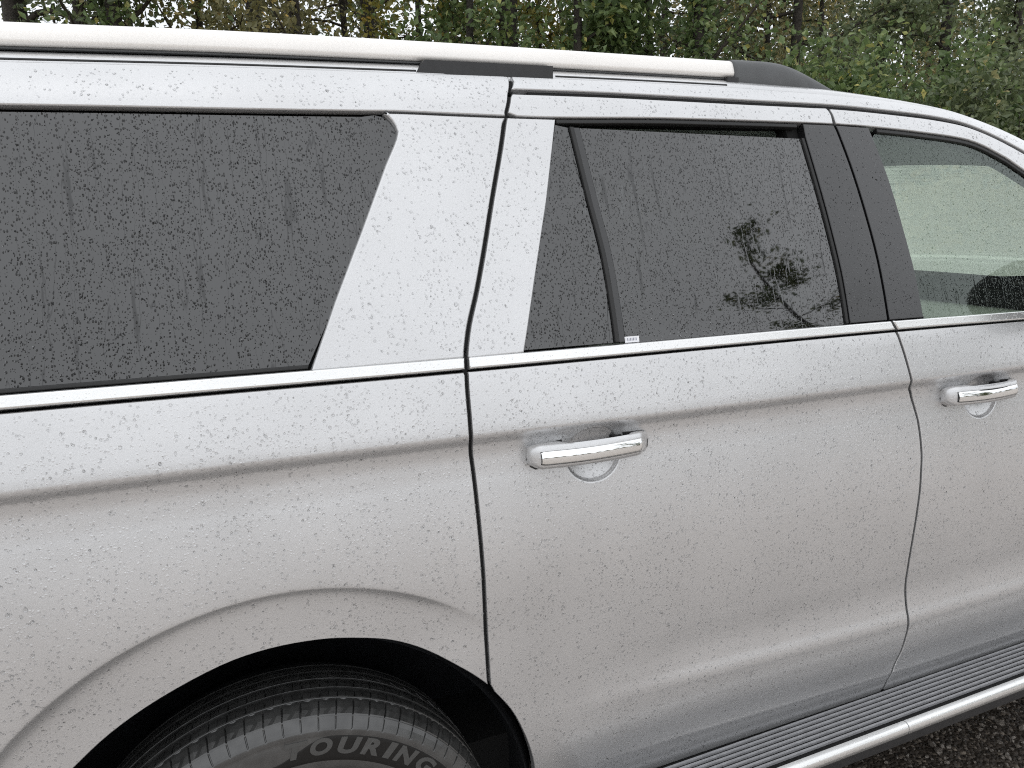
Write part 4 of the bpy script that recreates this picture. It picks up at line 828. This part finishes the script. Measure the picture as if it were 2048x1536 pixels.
# ------------------------------------------------------------------ woodland
def leaf_mat(name, cols):
    m, t, o = newmat(name)
    at = N(t, 'ShaderNodeAttribute', attribute_name='tone'); cr = N(t, 'ShaderNodeValToRGB')
    el = cr.color_ramp.elements
    el[0].position = cols[0][0]; el[0].color = (*cols[0][1], 1); el[1].position = cols[-1][0]; el[1].color = (*cols[-1][1], 1)
    for p, c in cols[1:-1]: q = el.new(p); q.color = (*c, 1)
    t.links.new(at.outputs['Fac'], cr.inputs[0])
    b = N(t, 'ShaderNodeBsdfPrincipled', inp={'Roughness': .45, 'Specular IOR Level': .5}); tr = N(t, 'ShaderNodeBsdfTranslucent'); mxs = N(t, 'ShaderNodeMixShader', inp={0: .38})
    t.links.new(cr.outputs[0], b.inputs['Base Color']); t.links.new(cr.outputs[0], tr.inputs[0]); t.links.new(b.outputs[0], mxs.inputs[1]); t.links.new(tr.outputs[0], mxs.inputs[2]); t.links.new(mxs.outputs[0], o.inputs[0])
leaf_mat('leaf_green', [(0, (0.078, 0.119, 0.049)), (.5, (0.161, 0.229, 0.086)), (.85, (0.276, 0.334, 0.126)), (1, (0.554, 0.504, 0.153))])
leaf_mat('leaf_olive', [(0, (0.129, 0.129, 0.062)), (.5, (0.258, 0.242, 0.113)), (.88, (0.408, 0.347, 0.150)), (1, (0.833, 0.561, 0.168))])
leaf_mat('leaf_yellow', [(0, (.13, .13, .03)), (.5, (.25, .23, .05)), (.9, (.38, .31, .07)), (1, (.60, .36, .07))])
leaf_mat('leaf_dark', [(0, (0.076, 0.098, 0.050)), (.5, (0.158, 0.196, 0.096)), (.9, (0.274, 0.306, 0.150)), (1, (0.493, 0.422, 0.202))])
leaf_mat('leaf_tan', [(0, (.26, .16, .05)), (.5, (.42, .28, .10)), (.9, (.52, .36, .15)), (1, (.58, .42, .2))])
principled('bark', (.035, .029, .023), .85, noise=9, vary=.5, bump=(30, 1.0, .03))
principled('twig', (.045, .036, .028), .85)
def leaves(name, C_, sizes, mat, parent, seed):
    rng = np.random.default_rng(seed); n = len(C_)
    nrm = rng.normal(size=(n, 3))+np.array([0, 0, .55]); nrm /= np.linalg.norm(nrm, axis=1)[:, None]
    a = np.cross(nrm, rng.normal(size=(n, 3))); a /= np.linalg.norm(a, axis=1)[:, None]; b = np.cross(nrm, a)
    s = sizes[:, None]; fold = nrm*s*.12
    V = np.stack([C_-a*s*.55, C_-b*s*.36+fold-a*s*.08, C_+a*s*.60, C_+b*s*.36+fold-a*s*.08], 1).reshape(-1, 3)
    F = np.arange(n*4).reshape(n, 4)
    F = np.concatenate([F[:, [0, 1, 2]], F[:, [0, 2, 3]]])
    o = mk(name, V, F, mat, parent)
    at = o.data.attributes.new('tone', 'FLOAT', 'POINT'); at.data.foreach_set('value', np.repeat(np.clip(rng.normal(.45, .24, n), 0, 1), 4).astype(np.float32))
    return o
def tree(name, loc, label, h=10., r=.18, lean=(0, 0), z0=2.2, spread=2.2, limbs=16, n=5200, leaf=.12, mat='leaf_green', seed=1, group=None, ivy=0, fork=False, cat='tree', clump=.42, low=0.0):
    rng = np.random.default_rng(seed); root = empty(name, loc, label, cat, group)
    tp = []; k = 10
    for i in range(k+1):
        t = i/k; tp.append(np.array([lean[0]*t*h+.10*math.sin(t*5+seed)*t*h*.12, lean[1]*t*h+.10*math.cos(t*4+seed*2)*t*h*.12, t*h]))
    m = MB(); m.tube(tp, [r*(1.25 if i == 0 else 1)*(1-.86*i/k)+.012 for i in range(k+1)], 10)
    pts = []; lim = MB()
    for j in range(limbs):
        t = (z0/h)+(1-z0/h)*(j+.5*rng.random())/limbs*.96; b = np.array([np.interp(t*k, range(k+1), [q[c] for q in tp]) for c in range(3)])
        a = rng.uniform(0, 2*math.pi); L = spread*(.55+.6*rng.random())*(1-.55*max(0, t-.35)/.65); up = rng.uniform(.05, .75)
        P = [b]; d = np.array([math.cos(a), math.sin(a), up]); d /= np.linalg.norm(d)
        for q in range(5):
            d = d+rng.normal(size=3)*.20; d /= np.linalg.norm(d); P.append(P[-1]+d*L/5)
        rb = max(.012, r*(1-.8*t)*.42); lim.tube(P, [rb*(1-.85*i/5)+.004 for i in range(6)], 6, False)
        for q in range(3):
            e = P[2+q]+0; d2 = d+rng.normal(size=3)*.7; d2 /= np.linalg.norm(d2); tw = [e, e+d2*L*.18, e+d2*L*.34+rng.normal(size=3)*.06]; lim.tube(tw, [rb*.3+.003, rb*.2+.003, .003], 4, False); pts += [tw[1], tw[2]]
        pts += P[2:]
    m.build('trunk', 'bark', root, smooth=True); lim.build('branch', 'twig', root, smooth=True, kind='stuff')
    pts = np.array(pts); idx = rng.integers(0, len(pts), n); C_ = pts[idx]+rng.normal(size=(n, 3))*np.array([clump, clump, clump*.72])*rng.uniform(.4, 1.1, (n, 1))
    if low: # undergrowth leaves hanging low round the trunk
        q = int(n*low); C_[:q] = np.stack([rng.normal(0, spread*.45, q), rng.normal(0, spread*.45, q), rng.uniform(.3, z0+1.5, q)], 1)
    if ivy:
        t = rng.uniform(0, .8, ivy); a = rng.uniform(0, 6.283, ivy); base = np.stack([np.interp(t*k, range(k+1), [p_[c] for p_ in tp]) for c in range(3)], 1)
        rr = r*(1-.8*t)+rng.uniform(.02, .22, ivy); C_ = np.concatenate([C_, base+np.stack([np.cos(a)*rr, np.sin(a)*rr, rng.normal(0, .05, ivy)], 1)])
    sz = leaf*rng.uniform(.55, 1.25, len(C_))
    leaves('crown', C_, sz, mat, root, seed+50)
    return root
def shrub(name, loc, label, h=3.6, w=2.0, n=7000, leaf=.10, mat='leaf_green', seed=1, group=None, peaks=7):
    rng = np.random.default_rng(seed); root = empty(name, loc, label, 'shrub', group); st = MB(); C_ = []
    for j in range(peaks):
        a = rng.uniform(0, 6.283); rr = w*math.sqrt(rng.random())*.8; hh = h*(1-.35*(rr/w))*rng.uniform(.72, 1.0); top = np.array([math.cos(a)*rr, math.sin(a)*rr, hh])
        P = [np.array([top[0]*.25, top[1]*.25, 0]), np.array([top[0]*.6, top[1]*.6, hh*.45])+rng.normal(size=3)*.08, top]; st.tube(P, [.04, .025, .008], 6, False)
        q = n//peaks; t = rng.power(1.3, q); c = np.stack([np.interp(t, [0, .5, 1], [p_[i] for p_ in P]) for i in range(3)], 1)
        lump = rng.normal(size=(12, 3))*np.array([.42, .42, .35])*w*.45; li = rng.integers(0, 12, q); sc = (.35+.9*np.sin(np.pi*np.clip(t*.85+.12, 0, 1)))[:, None]
        C_.append(c+lump[li]*sc+rng.normal(size=(q, 3))*.16)
    C_ = np.concatenate(C_); C_[:, 2] = np.abs(C_[:, 2])+.03
    st.build('stem', 'twig', root, smooth=True); leaves('foliage', C_, leaf*rng.uniform(.6, 1.3, len(C_)), mat, root, seed+9)
    return root
def at(k, D): return (-.056+k*D, -2.207+D, .1)
G1 = 'trees along the wood edge behind the car'
T_ = [
 (-.150, 17, dict(h=12, r=.30, n=5200, mat='leaf_dark', z0=2.6, spread=2.0, low=.15), 'stout dark-trunked tree with dense gloomy twigs at the wood edge'),
 (-.092, 16, dict(h=10, r=.15, n=2400, mat='leaf_dark', z0=4.0, spread=2.0, lean=(.02, 0)), 'bare-stemmed tree with a forked dark trunk before a gap of sky'),
 (-.050, 15, dict(h=11, r=.17, n=2400, mat='leaf_green', z0=4.2, ivy=1400, spread=1.8), 'ivy-clad trunk beside a gap of white sky'),
 (-.034, 18, dict(h=12, r=.085, n=1800, mat='leaf_dark', z0=5.0, spread=1.6), 'straight pole-thin dark trunk next to the ivy-clad trunk'),
 (.035, 16, dict(h=9, r=.10, n=4600, mat='leaf_olive', z0=2.6, spread=2.0, low=.1), 'olive-gold leafy tree with bright sky holes in its crown'),
 (.094, 19, dict(h=13, r=.26, n=4200, mat='leaf_dark', z0=3.0, spread=2.3, low=.1), 'thick straight dark trunk between olive-leaved trees'),
 (.150, 15, dict(h=9, r=.075, n=2000, mat='leaf_olive', z0=3.4, lean=(-.02, 0), spread=1.7), 'slim curved sapling with a thin black stem'),
 (.200, 18, dict(h=10, r=.11, n=4800, mat='leaf_olive', z0=2.4, spread=2.1, low=.15), 'broad olive-brown tree with speckled light between its leaves'),
 (.249, 16.5, dict(h=11, r=.17, n=2600, mat='leaf_olive', z0=4.0, lean=(-.05, 0), spread=2.0), 'leaning dark trunk with a few yellow leaves at its side'),
 (.300, 14.5, dict(h=8, r=.09, n=4200, mat='leaf_yellow', z0=2.2, spread=1.5, leaf=.10, low=.2), 'yellow-green small tree with scattered orange leaves'),
 (.365, 13.5, dict(h=8.5, r=.10, n=6800, mat='leaf_green', z0=1.8, spread=1.6, low=.25), 'dense fresh-green leafy tree left of the brown trunk'),
 (.418, 14, dict(h=12, r=.25, n=3000, mat='leaf_yellow', z0=5.2, spread=2.0, ivy=160), 'brown trunk hung with a thin climber of yellow leaves'),
 (.462, 16, dict(h=9, r=.09, n=4200, mat='leaf_yellow', z0=2.2, spread=1.2, low=.2), 'narrow mustard-yellow tree right of the brown trunk'),
 (.520, 13, dict(h=9, r=.12, n=6500, mat='leaf_green', z0=1.8, spread=1.5, leaf=.14, low=.25), 'dark green tree with large glossy leaves'),
 (.570, 15.5, dict(h=12, r=.19, n=3400, mat='leaf_dark', z0=4.0, spread=2.0, low=.1), 'dark trunk under a small white gap of sky'),
 (.645, 13.5, dict(h=9, r=.11, n=6200, mat='leaf_green', z0=1.8, spread=1.7, low=.2), 'mid-green bushy tree behind the rail end'),
 (.728, 12, dict(h=10, r=.15, n=2400, mat='leaf_green', z0=3.8, ivy=2600, spread=1.4), 'ivy-smothered column of a trunk beside a pale gap'),
 (.790, 18, dict(h=12, r=.08, n=2200, mat='leaf_dark', z0=4.2, spread=1.8), 'thin bare trunk standing in the pale gap'),
 (.850, 14, dict(h=9, r=.09, n=3600, mat='leaf_olive', z0=2.6, spread=1.6), 'yellowing tree behind the black rail foot'),
 (.905, 13, dict(h=12, r=.13, n=6500, mat='leaf_dark', z0=3.0, spread=2.2, low=.15), 'tall dark tree with a black trunk above the vine shrubs'),
 (1.08, 13, dict(h=11, r=.16, n=6500, mat='leaf_dark', z0=2.6, spread=2.4, low=.15), 'dark grey-green tree with brownish leaves over the shrubs'),
 (1.24, 12.5, dict(h=11, r=.16, n=6500, mat='leaf_dark', z0=2.4, spread=2.3, low=.2), 'dusky tree with small sky gaps near its top'),
 (1.42, 11.5, dict(h=10, r=.15, n=6500, mat='leaf_dark', z0=2.0, spread=2.1, low=.25), 'dark tree at the far corner of the shrubs'),
]
for i, (k, D, kw, lb) in enumerate(T_): tree('woodland_tree', at(k, D), lb, seed=100+i, group=G1, **kw)
S_ = [
 (.98, 9.3, dict(h=5.0, w=1.7, n=12000, mat='leaf_green'), 'tall vine-covered shrub with yellow-green tips above the rail foot'),
 (.86, 9.6, dict(h=3.9, w=1.4, n=7500, mat='leaf_olive'), 'lower tawny shrub beside the rail foot'),
 (1.16, 9.0, dict(h=4.3, w=1.7, n=11000, mat='leaf_dark'), 'dark shrub with grey-green leaves behind the roof curve'),
 (1.32, 8.6, dict(h=4.3, w=1.6, n=11000, mat='leaf_green'), 'bright green shrub spilling down behind the front pillar'),
 (1.50, 8.3, dict(h=4.6, w=1.6, n=10000, mat='leaf_dark'), 'dusky shrub past the front pillar'),
 (.70, 10.3, dict(h=3.4, w=1.2, n=5000, mat='leaf_green'), 'green shrub at the foot of the ivy column'),
 (.30, 12, dict(h=3.8, w=1.6, n=5000, mat='leaf_olive'), 'olive undergrowth shrub below the leaning trunk'),
 (.05, 13, dict(h=4.0, w=1.8, n=5000, mat='leaf_olive'), 'golden-olive undergrowth shrub under the sky gaps'),
 (-.2, 13, dict(h=3.8, w=1.8, n=5000, mat='leaf_dark'), 'dark tangled undergrowth shrub at the stout tree'),
]
for i, (k, D, kw, lb) in enumerate(S_): shrub('shrub', at(k, D), lb, seed=300+i, group='shrubs along the wood edge', **kw)
for x, y, hh, sd in ((6.6, 4.2, 2.1, 331), (7.9, 4.0, 2.2, 332), (9.4, 4.4, 2.3, 333)):
    shrub('shrub', (x, y, 0), 'low straw-coloured autumn bush on the verge beyond the bonnet', h=hh, w=1.1, n=4500, leaf=.11, mat='leaf_tan', seed=sd, group='straw-coloured bushes on the verge')
def copy_tree(o, loc, rz, sc, label, group):
    c = o.copy(); link(c); c.location = loc; c.rotation_euler = (0, 0, rz); c.scale = (sc,)*3; tag(c, label, None, group)
    for ch in o.children:
        d = ch.copy(); link(d, c)
    return c
# trees deeper in the wood
P0 = tree('woodland_tree', at(.42, 27), 'tree deep in the wood behind the front row', h=13, r=.2, n=5200, mat='leaf_dark', z0=2.2, spread=3.0, leaf=.20, clump=.7, seed=201, group='trees deeper in the wood', low=.1)
P1 = tree('woodland_tree', at(.58, 29), 'tree deep in the wood behind the front row', h=14, r=.2, n=5200, mat='leaf_olive', z0=2.6, spread=3.0, leaf=.20, clump=.7, seed=202, group='trees deeper in the wood', low=.1)
rg = random.Random(5)
for i, k in enumerate((.14, .24, .33, .50, .66, .74, .88, .96, .92, 1.01, 1.10, 1.15, 1.20, 1.30, 1.41, 1.52, -.20, -.28)):
    copy_tree(P0 if i % 2 else P1, at(k, rg.uniform(21, 29)), rg.uniform(0, 6.28), rg.uniform(.85, 1.15), 'tree deep in the wood behind the front row', 'trees deeper in the wood')
# the tree across the lot that shows in the door window, and the low belt of trees behind the photographer
tree('reflected_tree', (12.2, -11.2, 0), 'slim young tree across the lot, mirrored in the rear door window', h=9.0, r=.11, n=3600, mat='leaf_dark', z0=2.0, spread=2.0, leaf=.12, seed=419, lean=(-.10, .02), clump=.22, limbs=15)
shrub('shrub', (14.8, -11.8, 0), 'broad low bush beside the slim young tree across the lot', h=6.2, w=2.2, n=6000, leaf=.17, mat='leaf_dark', seed=421)
Q0 = tree('lot_tree', (-6, -66, 0), 'tree in the low belt on the far side of the lot', h=7.5, r=.2, n=4200, mat='leaf_olive', z0=1.2, spread=3.0, leaf=.32, clump=.8, seed=501, group='belt of trees across the lot', low=.3)
for i in range(40):
    a = rad(-78+i*3.95+rg.uniform(-1.5, 1.5)); D = rg.uniform(66, 82)
    copy_tree(Q0, (math.sin(a)*D, -2.2-math.cos(a)*D, 0), rg.uniform(0, 6.28), rg.uniform(.55, .85), 'tree in the low belt on the far side of the lot', 'belt of trees across the lot')
